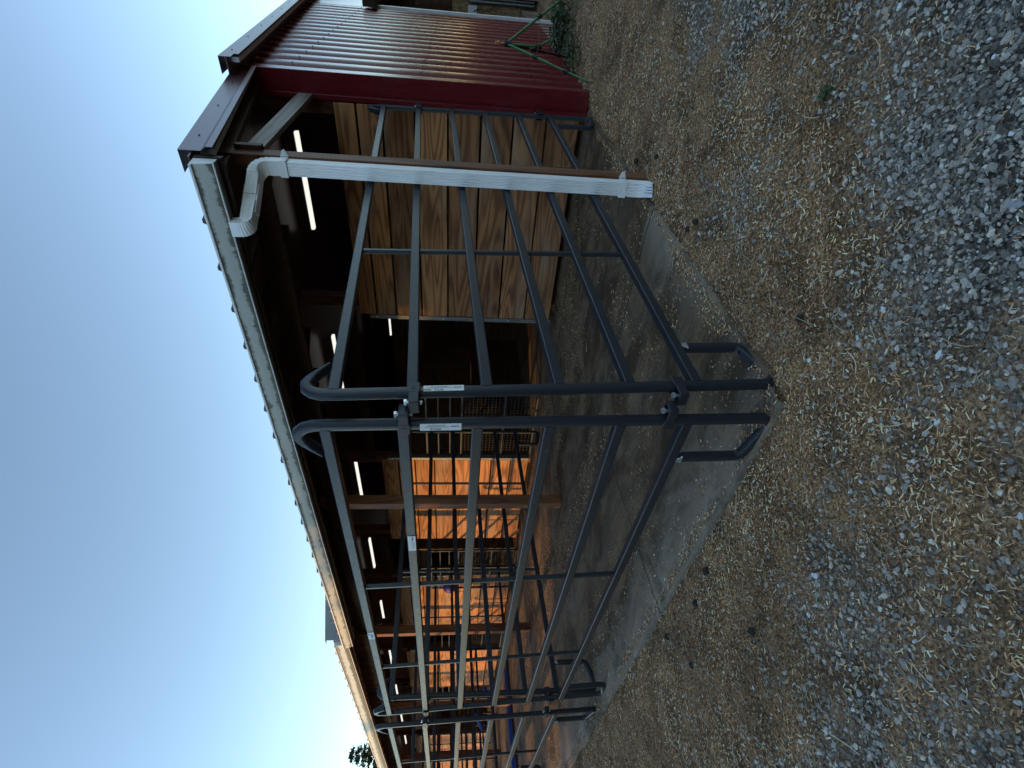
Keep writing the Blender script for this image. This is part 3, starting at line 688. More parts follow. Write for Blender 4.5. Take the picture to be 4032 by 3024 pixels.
# labels on the posts
def sticker(par, c, along, across, nrm, w, h, txt, flip, back=False):
    c, along, across, nrm = V(c), V(along).normalized(), V(across).normalized(), V(nrm).normalized()
    m_ = MB(); m_.obox(c, along * w / 2, across * h / 2, nrm * .0007); s_ = m_.build('label', M['label'], par, 0)
    n2 = along.cross(across); s_['_base'] = par['_base']
    f = -1 if flip else 1
    if txt: lettering(txt, h * .42, c + nrm * .001 + along * w * .12 * f + across * h * .26 * f, along * f, across * f, M['ink'], s_, 'lettering', True)
    m_ = MB()
    for k in range(9): m_.obox(c + nrm * .0012 + along * f * (-w * .42 + k * .0032) - across * f * h * .1, along * (.0009 if k % 3 else .0014), across * h * .09, nrm * .0002)
    for k in range(3): m_.obox(c + nrm * .0012 + along * f * w * .1 - across * f * h * (.02 + .13 * k), along * w * (.3 - .05 * k), across * h * .012, nrm * .0002)
    q = m_.build('barcode', M['ink'], s_, 0, par['_base']); q.location = (0, 0, 0); return s_
camP = V((-1.50728, -1.3003, 1.24173))
cA = WA(0, 1.30); up = V((-.041, .02, 1)).normalized()
# the label faces straight out of each post's outer side
outA = V((-.62, -.78, 0)).normalized(); sideA = up.cross(outA).normalized()
sA = sticker(tA, cA + V((0, -.0195, 0)) + V((-.0, -.0, 0)), -up, V((1, 0, .04)), (0, -1, 0), .15, .03, 'PPTL2', True)
m_ = MB(); m_.obox(WA(0, 1.365) + V((-.008, -.0207, 0)), V((.003, 0, 0)), V((0, .0003, 0)), V((0, 0, .02))); q = m_.build('rust_mark', M['rust'], sA, 0, tA['_base']); q.location = (0, 0, 0)
cB = WB(0, 1.275); sB = sticker(tB, cB + V((-.0195, 0, 0)), -V((-.022, .017, 1)), V((0, -1, .017)) + V((0, 0, -.05)), (-1, 0, 0), .155, .036, 'PPTL2', True)
sC = sticker(tB, WB(.81, 1.415) + V((-.0203, 0, 0)), dB, V((0, 0, 1)), (-1, 0, 0), .13, .036, '', False)
m_ = MB(); m_.obox(WB(1.83, 1.70) + V((-.0203, 0, 0)), dB * .05, V((0, 0, .019)), V((.0007, 0, 0))); s_ = m_.build('label', M['label'], tB)
m_ = MB(); m_.obox(WB(1.83, 1.70) + V((-.0212, 0, -.004)), dB * .03, V((0, 0, .007)), V((.0003, 0, 0))); m_.obox(WB(1.81, 1.712) + V((-.0212, 0, 0)), dB * .012, V((0, 0, .004)), V((.0003, 0, 0))); q = m_.build('emblem', M['blueink'], s_, 0, tB['_base']); q.location = (0, 0, 0)

# ------------------------------------------------------------------ stall gates
def stall_gate(label, x, y0):
    t = thing('stall_gate', label, 'gate', (x, y0, .1), 'mesh gates in the stall openings')
    W = 1.31; bars = (.19, .62, 1.2, 1.36, 1.52, 1.68)
    m_ = MB()
    for z in (.19, 1.2, 1.68): m_.sweep([(x, y0, z), (x, y0 + W, z)], rrect(.035, .035, .008, 2), side=(1, 0, 0))
    for y in (y0, y0 + W): m_.sweep([(x, y, .17), (x, y, 1.70)], rrect(.035, .035, .008, 2), side=(1, 0, 0))
    m_.build('frame', M['steel'], t)
    for z in (.62, 1.36, 1.52): m_ = MB(); m_.sweep([(x, y0, z), (x, y0 + W, z)], rrect(.026, .026, .006, 2), side=(1, 0, 0)); m_.build('bar', M['steel'], t)
    m_ = MB(); 
    for k in range(1, 20): z = .19 + k * .0505; m_.sweep([(x + .016, y0, z), (x + .016, y0 + W, z)], circ(.003, 5))
    for k in range(1, 26): y = y0 + k * .0504; m_.sweep([(x + .02, y, .19), (x + .02, y, 1.2)], circ(.003, 5))
    m_.build('wire_mesh', M['wire'], t)
    m_ = MB(); m_.box((x - .05, y0 + W - .03, 1.26), (x - .019, y0 + W + .05, 1.33)); m_.sweep([(x - .055, y0 + W - .16, 1.3), (x - .055, y0 + W + .09, 1.3)], circ(.012, 8)); m_.build('latch', M['black'], t)
    m_ = MB(); pts = [(x - .05, y0 + W + .02, 1.26 - .0 * k) for k in range(1)]
    for k in range(9): a = (x - .055 - .004 * (k % 2), y0 + W + .04 + .012 * math.sin(k), 1.26 - .028 * k); m_.sweep([a, (a[0], a[1] + .008, a[2] - .03)], circ(.006, 6))
    m_.build('chain', M['galv'], t)
    return t
g1 = stall_gate('black mesh gate closing the dark first stall opening', 3.52, 3.22)
for lab, y in (('black mesh gate with a blue ball hung in front of it', 6.86), ('black mesh gate in the third stall opening past the ball', 10.15), ('black mesh gate far along the stall row', 13.4)):
    c = copy_tree(g1); c.location = (3.36 if y < 7 else 3.5, y, .1); c['label'] = lab

# hanging ball
t = thing('toy_ball', 'violet blue ball with handle hanging by the second stall gate', 'ball', (3.2, 7.8, 1.35))
def sphere(c, r, nu=20, nv=12, sq=(1, 1, 1)):
    vs = []; fs = []
    for i in range(nv + 1):
        th = math.pi * i / nv
        for j in range(nu): ph = 2 * math.pi * j / nu; vs.append((c[0] + r * sq[0] * math.sin(th) * math.cos(ph), c[1] + r * sq[1] * math.sin(th) * math.sin(ph), c[2] + r * sq[2] * math.cos(th)))
    for i in range(nv):
        for j in range(nu): fs.append((i * nu + j, (i + 1) * nu + j, (i + 1) * nu + (j + 1) % nu, i * nu + (j + 1) % nu))
    return vs, fs
m_ = MB(); m_.add(*sphere((3.2, 7.8, 1.35), .125), True); m_.build('ball', M['purple'], t)
m_ = MB(); m_.sweep(arcpts([(3.2, 7.76, 1.47), (3.2, 7.75, 1.56), (3.2, 7.85, 1.56), (3.2, 7.84, 1.47)], .04, 4), rrect(.03, .022, .008), side=(1, 0, 0)); m_.build('handle', M['purple'], t)
m_ = MB(); m_.sweep([(3.2, 7.8, 1.565), (3.3, 7.8, 2.0), (3.44, 7.9, 2.3)], circ(.005, 6)); m_.build('rope', M['strap'], t)
# blue poles
def pole(label, a, b, r=.042, name='blue_pole'):
    m_ = MB(); m_.sweep([a, b], circ(r, 14)); d = (V(b) - V(a)).normalized()
    base = ((V(a) + V(b)) / 2); o = m_.build(name, M['blue'], None, 0, base); tag(o, label, 'pole', 'blue plastic poles in the far pens')
    m2 = MB(); m2.sweep([V(a) + d * .55, V(a) + d * .57], circ(r + .003, 14), smooth=False); m2.sweep([V(b) - d * .03, V(b) + d * .002], circ(r + .004, 14), smooth=False)
    q = m2.build('joint_ring', M['black'], o, 0, base); q.location = (0, 0, 0); return o
pole('long blue pole lying low across the pen behind the rails', (2.75, 10.62, .135), (.15, 10.15, .085))
pole('short blue pole propped between the far divider rails', (1.88, 10.4, .80), (1.6, 10.42, .66), .036)
pole('short blue pole beside the third stall, left of the long one', (2.36, 10.43, .62), (2.08, 10.4, .5), .04)

# ------------------------------------------------------------------ strip lights
L0 = None
lab = ['bright strip light nearest the gable, half hidden by the white downspout', 'bright strip light just above the corner panel loop', 'bright strip light over the first orange plank wall', 'bright strip light above the second gate, nearest the ball', 'bright strip light just before the third post', 'bright strip light past the third post', 'bright strip light beyond the far skirt panel', 'bright strip light deep down the aisle', 'small strip light farthest along the aisle']
def strip(x, y, z, label):
    t = thing('strip_light', label, 'light', (x, y, z), 'strip lights under the roof')
    m_ = MB(); m_.box((x - .04, y - .56, z + .021), (x + .04, y + .56, z + .06)); m_.build('housing', M['galv'], t, .004)
    m_ = MB(); m_.sweep([(x, y - .55, z), (x, y + .55, z)], rrect(.078, .04, .015, 3), side=(1, 0, 0)); m_.build('lamp_tube', M['light'], t); 
    m_ = MB(); m_.sweep([(x, y - .5, z + .06), (x, y - .5, z + .2)], circ(.004, 5)); m_.build('chain', M['galv'], t); m_ = MB(); m_.sweep([(x, y + .5, z + .06), (x, y + .5, z + .2)], circ(.004, 5)); m_.build('chain', M['galv'], t); return t
L0 = strip(4.6, 1.07, 3.04, lab[0])
for k, y in enumerate((3.78, 6.45, 9.0, 11.75, 14.5, 17.2, 19.9, 22.3)):
    c = copy_tree(L0); c.location = (4.6, y, 3.04); c['label'] = lab[k + 1]
for y, l in ((15.0, 'strip light of the second row, seen above the ball gate'), (6.3, 'strip light of the second row, a speck past the plank wall edge')):
    c = copy_tree(L0); c.location = (9.6, y, 3.04); c['label'] = l

# ------------------------------------------------------------------ tripod sprinkler
hub = V((4.35, -.475, .86))
t = thing('tripod_sprinkler', 'green tripod lawn sprinkler with brass head standing before the red wall', 'sprinkler', (4.6, -.55, .05))
feet = (V((3.66, -.33, .13)), V((4.86, -.315, .07)), V((5.3, -1.02, -.06)))
for k, f in enumerate(feet):
    m_ = MB(); d = (f - hub).normalized(); m_.sweep([hub, hub + (f - hub) * .52], circ(.0125, 10)); m_.sweep([hub + (f - hub) * .52, f], circ(.0095, 10)); lg = m_.build('leg', M['black'] if k == 1 else M['green'], t)
    for s_ in (.36, .72):
        m_ = MB(); c = hub + (f - hub) * s_; m_.sweep([c - d * .025, c + d * .025], circ(.02, 10), smooth=False); m_.sweep([c, c + V((0, -.03, 0))], circ(.007, 6))
        q = m_.build('collar', M['black'], lg, 0, t['_base']); q.location = (0, 0, 0)
    m_ = MB(); m_.sweep([f - d * .04, f], circ(.014, 8)); q = m_.build('foot_cap', M['black'], lg, 0, t['_base']); q.location = (0, 0, 0)
m_ = MB(); m_.sweep([hub - V((0, 0, .05)), hub + V((0, 0, .02))], circ(.03, 12), smooth=False); m_.sweep([hub - V((.03, 0, .02)), hub + V((.03, 0, -.02))], circ(.02, 8)); m_.build('hub', M['black'], t)
m_ = MB(); cd = hub - V((0, 0, .05)); m_.sweep(arcpts([cd, cd - V((0, 0, .26)), cd - V((-.05, .05, .37))], .06, 5), circ(.011, 8)); m_.build('centre_pipe', M['green'], t)
m_ = MB(); e_ = cd - V((0, 0, .26)); m_.sweep([hub + (feet[0] - hub) * .36, e_, hub + (feet[2] - hub) * .36], rrect(.004, .018, .001), side=(0, 0, 1)); m_.sweep([e_, hub + (feet[1] - hub) * .3], rrect(.004, .018, .001), side=(0, 0, 1)); m_.build('strap', M['strap'], t)
m_ = MB(); m_.sweep([e_ + V((0, 0, .03)), e_ - V((0, 0, .03))], circ(.022, 8), smooth=False); m_.build('knob', M['black'], t)
m_ = MB(); h2 = hub + V((0, 0, .02)); m_.sweep([h2, h2 + V((0, 0, .05))], circ(.012, 8)); m_.sweep([h2 + V((0, 0, .045)), h2 + V((-.05, -.01, .085))], circ(.011, 8)); m_.sweep([h2 + V((.01, 0, .06)), h2 + V((.075, 0, .055))], circ(.009, 8)); m_.sweep([h2 + V((.03, 0, .05)), h2 + V((-.06, -.01, .06))], rrect(.006, .016, .001), side=(0, 0, 1)); m_.sweep([h2 + V((-.06, 0, .05)), h2 + V((-.06, 0, .09))], rrect(.004, .02, .001), side=(0, 1, 0)); m_.build('sprinkler_head', M['brass'], t)

# ------------------------------------------------------------------ loose stone, litter
CAM = np.array([-1.50728, -1.3003, 1.24173]); F = 2041.956
R = np.array([[0.66209, -0.74917, 0.01946], [-0.06264, -0.08119, -0.99473], [0.7468, 0.65738, -0.10068]])
def infront(P, margin=.3):
    q = (P - CAM) @ R.T; z = q[:, 2]
    return (z > .05) & (np.abs(q[:, 0] / np.maximum(z, .05)) < .74 + margin / np.maximum(z, .3)) & (np.abs(q[:, 1] / np.maximum(z, .05)) < .99 + margin / np.maximum(z, .3))
def on_ground(x, y): return not (x > -.125 and y > slab_edge_y(x) - .005)
ICO = None
bmI = bmesh.new(); bmesh.ops.create_icosphere(bmI, subdivisions=1, radius=1); IV = np.array([v.co[:] for v in bmI.verts]); IF = np.array([[v.index for v in f.verts] for f in bmI.faces]); bmI.free()
def scatter(n, x0, x1, y0, y1, ok):
    P = np.c_[rng.uniform(x0, x1, n), rng.uniform(y0, y1, n), np.zeros(n)]
    P = P[infront(P)]; keep = []
    P = P[~((np.hypot(P[:, 0] - CAM[0], P[:, 1] - CAM[1]) < .12))]
    for p in P:
        if ok(p[0], p[1]): keep.append((p[0], p[1], gz(p[0], p[1])))
    return np.array(keep)
def stones(P, rad, tone):
    n = len(P); v = IV[None] * (1 + rng.normal(0, .22, (n, 12, 1))); v = v + rng.normal(0, .1, (n, 12, 3))
    sc = np.stack([rng.uniform(.75, 1.35, n), rng.uniform(.6, 1.0, n), rng.uniform(.35, .7, n)], 1) * rad[:, None]; v = v * sc[:, None]
    a = rng.uniform(0, 6.28, n); tl = rng.normal(0, .35, n); ca, sa, ct, st = np.cos(a), np.sin(a), np.cos(tl), np.sin(tl)
    x, y, z = v[..., 0], v[..., 1], v[..., 2]; x, z = x * ct[:, None] - z * st[:, None], x * st[:, None] + z * ct[:, None]
    x, y = x * ca[:, None] - y * sa[:, None], x * sa[:, None] + y * ca[:, None]
    v = np.stack([x, y, z], -1) + P[:, None] + np.c_[np.zeros(n), np.zeros(n), rad * .22][:, None]
    f = (IF[None] + 12 * np.arange(n)[:, None, None]).reshape(-1, 3)
    return v.reshape(-1, 3), f, np.repeat(np.c_[tone, np.ones(n)], 12, 0)
def gravel_tone(n):
    base = np.array([.33, .288, .238]); k = rng.lognormal(-.05, .42, n)[:, None]; t = base * k
    w = rng.random(n); t[w > .93] = np.array([.34, .32, .28]) * rng.uniform(.6, 1.25, (int((w > .93).sum()), 1)); t[(w > .86) & (w <= .93)] = np.array([.15, .12, .09]) * rng.uniform(.6, 1.3, (int(((w > .86) & (w <= .93)).sum()), 1))
    return np.clip(t, .03, .65)
parts = []
def gset(n, area, r0, r1, bias):
    P = scatter(n, *area, lambda x, y: on_ground(x, y) and random.random() > bias * dirtmask(x, y))
    rad = r0 * (r1 / r0) ** (rng.random(len(P)) ** 2.1); parts.append(stones(P, rad, gravel_tone(len(P))))
gset(24000, (-1.6, 2.6, -2.2, 2.2), .008, .0135, .97)
gset(100000, (-1.6, 2.6, -2.2, 2.2), .004, .009, .9)
gset(20000, (-3.0, 6.5, -3.6, 8.0), .008, .014, .98)
gset(40000, (-3.0, 6.5, -3.6, 8.0), .005, .01, .93)
P = scatter(30, -1.4, 1.4, -1.6, 1.4, on_ground); parts.append(stones(P, rng.uniform(.010, .014, len(P)), np.minimum(gravel_tone(len(P)), .3)))
vv, ff, tt, o = [], [], [], 0
for v, f, t_ in parts: vv.append(v); ff.append(f + o); tt.append(t_); o += len(v)
g = npmesh('gravel', np.concatenate(vv), np.concatenate(ff), M['stone'], [('tone', 'FLOAT_COLOR', 'color', np.concatenate(tt))]); g['kind'] = 'stuff'; g['label'] = 'loose gray crushed stone spread over the yard'

def strips(P, length, width, tone, lift=.004, curl=.5):
    n = len(P); a = rng.uniform(0, 6.28, n); k = 5; ts = np.linspace(-.5, .5, k); cur = rng.normal(0, curl, n)
    dirx, diry = np.cos(a), np.sin(a); pitch = rng.normal(0, .16, n); roll = rng.uniform(-1.0, 1.0, n)
    out = np.zeros((n, k, 2, 3))
    for i, tt_ in enumerate(ts):
        ang = a + cur * tt_ * 2; cx = length * tt_
        px = P[:, 0] + dirx * cx - diry * cur * length * tt_ * tt_; py = P[:, 1] + diry * cx + dirx * cur * length * tt_ * tt_; pz = P[:, 2] + lift + np.abs(pitch) * length * (tt_ + .5)
        nx_, ny_ = -np.sin(ang), np.cos(ang)
        for s_, sg in ((0, -1), (1, 1)):
            out[:, i, s_, 0] = px + sg * nx_ * width * .5 * np.cos(roll); out[:, i, s_, 1] = py + sg * ny_ * width * .5 * np.cos(roll); out[:, i, s_, 2] = pz + sg * width * .5 * np.sin(roll) + width * .4
    v = out.reshape(-1, 3); base = (np.arange(n) * k * 2)[:, None]
    q = np.concatenate([base + np.array([[2 * i, 2 * i + 1, 2 * i + 3, 2 * i + 2]]) for i in range(k - 1)], 0)
    return v, q, np.repeat(np.c_[tone, np.ones(n)], k * 2, 0)
def patch(P):
    return np.array([1 + .75 * mnoise.noise((p[0] * 2.3, p[1] * 2.3, 21)) + .35 * mnoise.noise((p[0] * 8, p[1] * 8, 4)) for p in P])[:, None]
def straw_tone(n, kind):
    if kind == 'chip':
        c = np.array([[.58, .32, .15], [.31, .155, .07], [.8, .54, .29], [.09, .048, .027], [.82, .66, .44]]); w = rng.choice(5, n, p=[.32, .2, .22, .15, .11])
    else:
        c = np.array([[.52, .41, .25], [.62, .54, .39], [.38, .29, .17], [.7, .64, .52]]); w = rng.choice(4, n, p=[.4, .25, .25, .1])
    return np.clip(c[w] * rng.uniform(.7, 1.25, (n, 1)), .02, .8)
parts = []
def sset(n, area, l0, l1, w0, w1, kind, ok, curl=.5, lift=.003):
    P = scatter(n, *area, ok); m = len(P)
    if m: parts.append(strips(P, rng.uniform(l0, l1, m), rng.uniform(w0, w1, m), np.clip(straw_tone(m, kind) * np.clip(patch(P), .35, 1.5), .015, .85), lift, curl))
brown = lambda x, y: on_ground(x, y) and random.random() < dirtmask(x, y) ** 1.3
anyg = lambda x, y: on_ground(x, y) and random.random() < .5 + .5 * dirtmask(x, y)
sset(190000, (-2.2, 4.5, -2.0, 4.5), .005, .016, .0013, .0036, 'chip', brown, .3)
sset(110000, (-3.0, 7, -2.6, 8.0), .01, .026, .002, .0048, 'chip', brown, .3)
sset(16000, (-2.2, 4.5, -2.2, 4.5), .012, .04, .001, .0024, 'straw', anyg, .45)
sset(24000, (-2.2, 6, -2.2, 8), .006, .016, .002, .0045, 'straw', anyg, .3)
sset(70000, (-2.2, 3.5, -2.2, 4), .005, .014, .0014, .003, 'chip', lambda x, y: on_ground(x, y) and random.random() < .4, .25, .008)
sset(700, (-1.6, 3.5, -2.0, 4), .04, .12, .0014, .003, 'straw', on_ground, 1.0, .006)
vv, ff, tt, o = [], [], [], 0
for v, f, t_ in parts: vv.append(v); ff.append(f + o); tt.append(t_); o += len(v)
g = npmesh('straw_litter', np.concatenate(vv), np.concatenate(ff), M['straw'], [('tone', 'FLOAT_COLOR', 'color', np.concatenate(tt))]); g['kind'] = 'stuff'; g['label'] = 'brown bedding chips and pale straw scattered over the dirt'
# thin scatter on the slab
parts = []
def on_slab(x, y): return x > -.1 and y > slab_edge_y(x) + .02 and x < 3.7
def slabset(n, l0, l1, w0, w1, kind):
    P = np.c_[rng.uniform(-.1, 3.4, n), rng.uniform(-.1, 9, n), np.zeros(n)]; P = P[infront(P)]; K = []
    for p in P:
        if on_slab(p[0], p[1]) and mnoise.noise((p[0] * 1.8, p[1] * .9, 5)) + .35 * mnoise.noise((p[0] * 6, p[1] * 5, 5)) > random.uniform(-.1, .6): K.append((p[0], p[1], slab_z(p[0])))
    K = np.array(K); m = len(K); parts.append(strips(K, rng.uniform(l0, l1, m), rng.uniform(w0, w1, m), straw_tone(m, kind), .001, .5))
slabset(80000, .005, .018, .0018, .0048, 'chip'); slabset(1800, .008, .03, .0014, .003, 'straw')
def spill(n):
    P = np.c_[rng.uniform(-.1, 3.4, n), rng.uniform(-.1, 7, n), np.zeros(n)]; P = P[infront(P)]; K = []
    for p in P:
        dd = min(p[0] + .12, p[1] - slab_edge_y(p[0])); reach = .04 + .16 * max(0, mnoise.noise((p[0] * 2.5, p[1] * 2.5, 11)) + .25)
        if .004 < dd < reach * random.random() ** .6: K.append((p[0], p[1], slab_z(p[0])))
    K = np.array(K); m = len(K); parts.append(strips(K, rng.uniform(.007, .02, m), rng.uniform(.002, .005, m), straw_tone(m, 'chip'), .001, .5))
spill(260000)
vv, ff, tt, o = [], [], [], 0
for v, f, t_ in parts: vv.append(v); ff.append(f + o); tt.append(t_); o += len(v)
g = npmesh('bedding_crumbs', np.concatenate(vv), np.concatenate(ff), M['straw'], [('tone', 'FLOAT_COLOR', 'color', np.concatenate(tt))]); g['kind'] = 'stuff'; g['label'] = 'bedding crumbs trodden over the concrete slab'
# dark clods of horse manure
for k, (x, y, r) in enumerate(((2.03, -.2, .022), (1.0, -.24, .02), (1.06, -.17, .017), (-.24, 1.05, .021), (-.3, 1.27, .02), (-.62, .86, .019), (-.26, 1.77, .019), (.03, -.3, .019), (-.5, 1.55, .016), (1.72, -.33, .018))):
    vs, fs = sphere((0, 0, 0), r, 12, 8, (1, .85, .75)); vs = [tuple(c * (1 + .16 * mnoise.noise((q[0] * 60 + k, q[1] * 60, q[2] * 60))) for c in q) for q in vs]
    m_ = MB(); m_.add(vs, fs, True); o_ = m_.build('dung_clod', M['clod']); o_.location = (x, y, gz(x, y) + r * .5); tag(o_, 'dark round manure clod lying on the brown dirt beside the concrete edge', 'clod', 'dark clods beside the slab')

# ------------------------------------------------------------------ weeds
def leaf_mesh(name, pts, mat=None): pass
def weed(label, cx, cy, n, rad, hgt, ln, cols, cat='weed', group=None, name='weed'):
    z0 = gz(cx, cy); vs = []; fs = []; tn = []
    for k in range(n):
        a = random.uniform(0, 6.28); rr = rad * math.sqrt(random.random()); p = V((cx + rr * math.cos(a), cy + rr * math.sin(a), z0)); b = random.uniform(0, 6.28); h = hgt * random.uniform(.2, 1)
        d = V((math.cos(b), math.sin(b), random.uniform(.1, 1.0))).normalized(); s_ = d.cross(V((0, 0, 1))).normalized(); q = p + V((0, 0, h)); l = ln * random.uniform(.5, 1.2); w = l * random.uniform(.18, .32)
        o = len(vs); vs += [q, q + d * l * .45 + s_ * w, q + d * l + V((0, 0, -l * .25)), q + d * l * .45 - s_ * w]; fs.append((o, o + 1, o + 2, o + 3)); c = V(random.choice(cols)) * random.uniform(.6, 1.3); tn += [(c.x, c.y, c.z, 1)] * 4
        if k % 3 == 0:
            o = len(vs); vs += [p, p + V((.003, 0, 0)), q + V((.003, 0, 0)), q]; fs.append((o, o + 1, o + 2, o + 3)); tn += [(.12, .11, .06, 1)] * 4
    b0 = V((cx, cy, z0)); o_ = npmesh(name, [tuple(v - b0) for v in vs], fs, M['leaf'], [('tone', 'FLOAT_COLOR', 'color', tn)]); o_.location = b0; return tag(o_, label, cat, group)
GR = [(.05, .09, .025), (.08, .12, .035), (.04, .065, .02)]; DRY = [(.12, .13, .06), (.16, .15, .09), (.07, .09, .035)]
weed('small green weed at the foot of the nearest sprinkler leg', 4.35, -.42, 150, .16, .1, .06, GR)
weed('dark leafy weed against the red wall, right of the sprinkler', 5.7, -.45, 260, .28, .2, .12, GR)
weed('gray green weed clump near the barn door corner', 6.9, -.55, 320, .4, .18, .09, DRY + GR)
weed('low dry weed patch on the ground before the sprinkler', 5.3, -.66, 320, .38, .07, .05, DRY)
weed('weedy strip low against the wall base beneath the sprinkler', 4.9, -.38, 160, .2, .1, .06, DRY + GR)
gt = weed('tiny green grass tuft growing alone in the gravel', .40, -.97, 34, .016, .005, .034, [(.045, .08, .025), (.075, .1, .04)], 'grass tuft', name='grass_tuft')

# ------------------------------------------------------------------ trees
def conifer_data(seed, H=10, rad=2.6, LEAF=.34, dens=15):
    r = np.random.default_rng(seed); vs = []; fs = []; tn = []
    whorls = int(H / .42)
    for w in range(whorls):
        z = H * .06 + (H * .94) * w / whorls; frac = 1 - z / H; R0 = rad * (frac ** .85) * r.uniform(.75, 1.15) + .12
        nb = 9 if frac > .3 else 6
        for b in range(nb):
            a = r.uniform(0, 6.28); Lb = R0 * r.uniform(.65, 1.15); k = max(4, int(Lb * dens))
            for s in range(k):
                t = (s + r.random()) / k; d = np.array([math.cos(a), math.sin(a), 0]); p = d * Lb * t + np.array([0, 0, z + .22 * Lb * t - .42 * Lb * t * t]) + r.normal(0, .06, 3)
                sz = LEAF * (1.1 - .55 * t) * r.uniform(.7, 1.3) * (.5 + .5 * frac + .2); dd = d + r.normal(0, .5, 3); dd /= np.linalg.norm(dd); ss = np.cross(dd, r.normal(0, 1, 3)); ss /= np.linalg.norm(ss)
                o = len(vs); vs += [p, p + dd * sz * .5 + ss * sz * .3, p + dd * sz, p + dd * sz * .45 - ss * sz * .3]; fs.append((o, o + 1, o + 2, o + 3)); c = np.array([.028, .05, .024]) * r.uniform(.5, 1.7) * (.75 + .5 * t); tn += [(*c, 1)] * 4
    return np.array(vs), np.array(fs), tn
trunks = []
def conifer(label, x, y, H, rad, seed, group=None, z=-.3, leaf=.34, dens=15):
    t = thing('conifer_tree', label, 'tree', (x, y, z), group)
    v, f, tn = conifer_data(seed, H, rad, leaf, dens); o = npmesh('crown', v, f, M['leaf'], [('tone', 'FLOAT_COLOR', 'color', tn)]); o.parent = t
    m_ = MB(); m_.sweep([(x, y, z), (x, y, z + H * .5), (x, y, z + H * .97)], circ(H * .022, 8), scale=[(1, 1), (.6, .6), (.1, .1)]); m_.build('trunk', M['bark'], t); return t
conifer('dark conifer rising behind the far end of the barn roof', 8.7, 41.5, 8.7, 5.2, 3, None, -.3, .3, 70)
def broad_tree(label, x, y, H, rad, seed, group):
    """dense round-headed tree: leaf clumps through an uneven crown on a forked trunk"""
    z = -.3; r = np.random.default_rng(seed); t = thing('broadleaf_tree', label, 'tree', (x, y, z), group)
    vs = []; fs = []; tn = []; lobes = [(r.normal(0, rad * .38), r.normal(0, rad * .38), H * r.uniform(.32, .78), rad * r.uniform(.5, .8)) for _ in range(16)] + [(0, 0, H * .82, rad * .6), (0, 0, H * .5, rad * .9), (0, 0, H * .25, rad * .75)]
    for lx, ly, lz, lr in lobes:
        for _ in range(int(230 * lr)):
            d = r.normal(0, 1, 3); d /= np.linalg.norm(d); p = np.array([lx, ly, lz]) + d * lr * (.35 + .65 * r.random() ** .5); p[2] = max(.3, p[2])
            a = r.normal(0, 1, 3); a /= np.linalg.norm(a); b = np.cross(a, r.normal(0, 1, 3)); b /= np.linalg.norm(b); sz = r.uniform(.3, .6)
            o = len(vs); vs += [p - a * sz * .5, p + b * sz * .34, p + a * sz * .5, p - b * sz * .34]; fs.append((o, o + 1, o + 2, o + 3)); c = np.array([.045, .075, .025]) * r.uniform(.5, 1.6); tn += [(*c, 1)] * 4
    o = npmesh('crown', np.array(vs), np.array(fs), M['leaf'], [('tone', 'FLOAT_COLOR', 'color', tn)]); o.parent = t
    m_ = MB(); m_.sweep([(x, y, z), (x, y, z + H * .3), (x + .4, y, z + H * .7)], circ(H * .024, 8), scale=[(1, 1), (.75, .75), (.2, .2)]); m_.sweep([(x, y, z + H * .25), (x - 1.2, y + .8, z + H * .6)], circ(H * .014, 7), scale=[(1, 1), (.3, .3)]); m_.build('trunk', M['bark'], t)
for k, (x, y, H, rd) in enumerate(((-24, 3, 11.6, 4.0), (-24, 8.4, 12.2, 4.2), (-24.5, 13.0, 12.4, 4.0), (-26.5, 15.8, 12.8, 3.6), (-29, 6, 13, 4.4), (-29, 11.5, 13.4, 4.4), (-23, -2, 11.4, 4.0))):
    broad_tree('tall leafy tree of the windbreak across the yard, behind the camera', x, y, H, rd, 40 + k, 'windbreak trees across the yard')
for k, (x, y, H, rd) in enumerate(((-24, 20.5, 9.1, 2.8), (-24, 22.6, 11.6, 1.7), (-24.5, 25.2, 9.3, 3.0), (-24, 27.6, 11.4, 1.6), (-25, 30.5, 9.5, 3.0), (-24.5, 33.2, 11.8, 1.7), (-28, 22.2, 10.0, 3.4), (-28, 27.4, 10.2, 3.4), (-28.5, 32, 10.4, 3.4), (-24.5, 18.6, 8.2, 2.4), (-25, 36, 9, 3.0), (-24.5, 39, 11.6, 1.8))):
    conifer('shorter dark conifer of the windbreak across the yard, behind the camera', x, y, H, rd, 20 + k, 'windbreak conifers across the yard')
r_ = np.random.default_rng(99); vs = []; fs = []; tn = []  # added tree belt out of view, darkens reflections in rails and red siding
for _ in range(11000):
    a = math.radians(r_.uniform(176, 356)); rad = r_.uniform(44, 52); hmax = 7.0 + 2.2 * mnoise.noise((a * 9, 0, 3)) + 1.4 * mnoise.noise((a * 31, 0, 3)); p = np.array([rad * math.cos(a), rad * math.sin(a), -.3 + hmax * r_.random() ** .8])
    u = r_.normal(0, 1, 3); u /= np.linalg.norm(u); q = np.cross(u, r_.normal(0, 1, 3)); q /= np.linalg.norm(q); sz = r_.uniform(.7, 1.5)
    o = len(vs); vs += [p - u * sz * .5, p + q * sz * .4, p + u * sz * .5, p - q * sz * .4]; fs.append((o, o + 1, o + 2, o + 3)); c = np.array([.04, .065, .025]) * r_.uniform(.5, 1.6); tn += [(*c, 1)] * 4
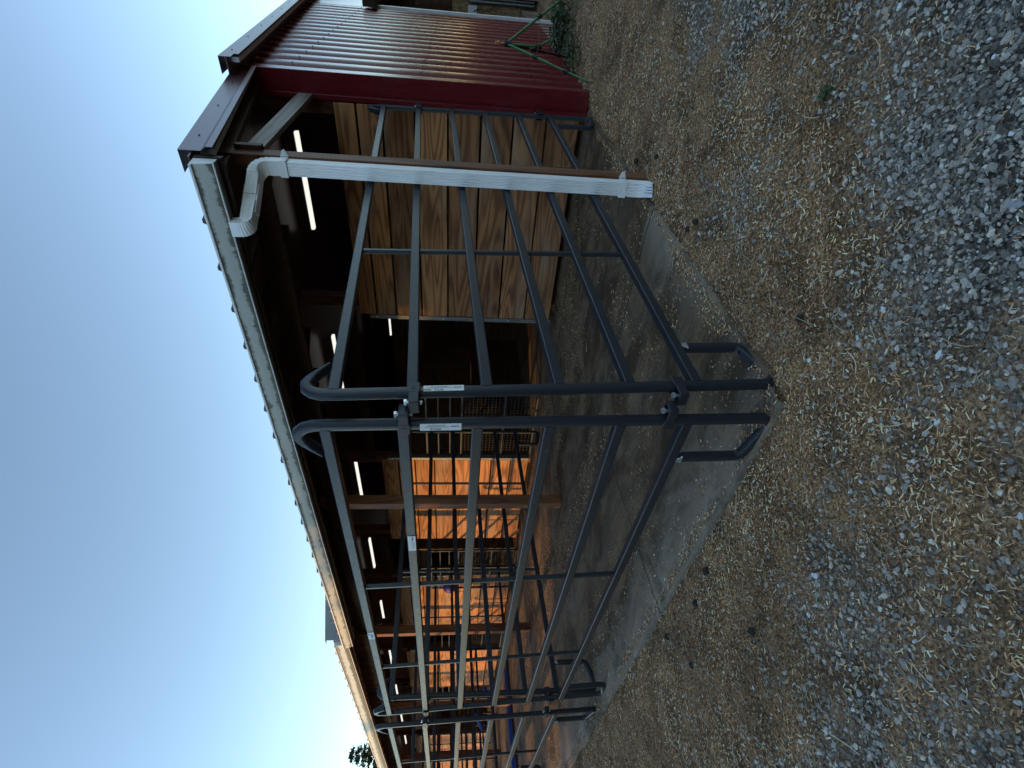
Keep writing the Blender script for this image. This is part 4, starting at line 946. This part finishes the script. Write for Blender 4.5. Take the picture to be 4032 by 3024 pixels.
wd = npmesh('reflected_tree_belt', np.array(vs), np.array(fs), M['leaf'], [('tone', 'FLOAT_COLOR', 'color', tn)]); wd['kind'] = 'stuff'; wd['label'] = 'unseen belt of trees behind the camera, added to darken what the steel reflects'
# ------------------------------------------------------------------ light, sky, camera
SUN_DIR = V((-1.0, .53, .30)).normalized()
w = bpy.data.worlds.new('World'); S.world = w; w.use_nodes = True; nt = w.node_tree
sky = nt.nodes.new('ShaderNodeTexSky'); sky.sky_type = 'NISHITA'; sky.sun_disc = False
sky.sun_elevation = math.asin(SUN_DIR.z); sky.sun_rotation = math.atan2(SUN_DIR.x, SUN_DIR.y)
sky.air_density = 1.0; sky.dust_density = 0; sky.ozone_density = 1.0
hs = nt.nodes.new('ShaderNodeHueSaturation'); hs.inputs['Saturation'].default_value = .86; hs.inputs['Hue'].default_value = .492; gm = nt.nodes.new('ShaderNodeGamma'); gm.inputs['Gamma'].default_value = 1.25; nt.links.new(sky.outputs[0], gm.inputs['Color']); nt.links.new(gm.outputs[0], hs.inputs['Color']); nt.links.new(hs.outputs[0], nt.nodes['Background'].inputs[0]); nt.nodes['Background'].inputs[1].default_value = .15
ld = bpy.data.lights.new('sun', 'SUN'); ld.energy = 2.7; ld.angle = math.radians(.5); ld.color = (1, .53, .15)
lo = bpy.data.objects.new('sun', ld); COL.objects.link(lo); lo.rotation_euler = (-SUN_DIR).to_track_quat('-Z', 'Y').to_euler(); lo.location = (-20, 12, 20)
cd_ = bpy.data.cameras.new('camera'); cam = bpy.data.objects.new('camera', cd_); COL.objects.link(cam)
X = V(R[1]); Y = V(R[0]); Z = -V(R[2])
cam.matrix_world = Matrix(((X.x, Y.x, Z.x, CAM[0]), (X.y, Y.y, Z.y, CAM[1]), (X.z, Y.z, Z.z, CAM[2]), (0, 0, 0, 1)))
cd_.sensor_fit = 'HORIZONTAL'; cd_.sensor_width = 36; cd_.lens = F / 4032 * 36; cd_.clip_start = .03; cd_.clip_end = 2000
S.camera = cam
vs_ = S.view_settings; vs_.view_transform = 'Standard'; vs_.look = 'None'; vs_.gamma = 1; vs_.use_curve_mapping = False; vs_.exposure = .74
for o in list(bpy.data.objects):
    if '_base' in o: del o['_base']
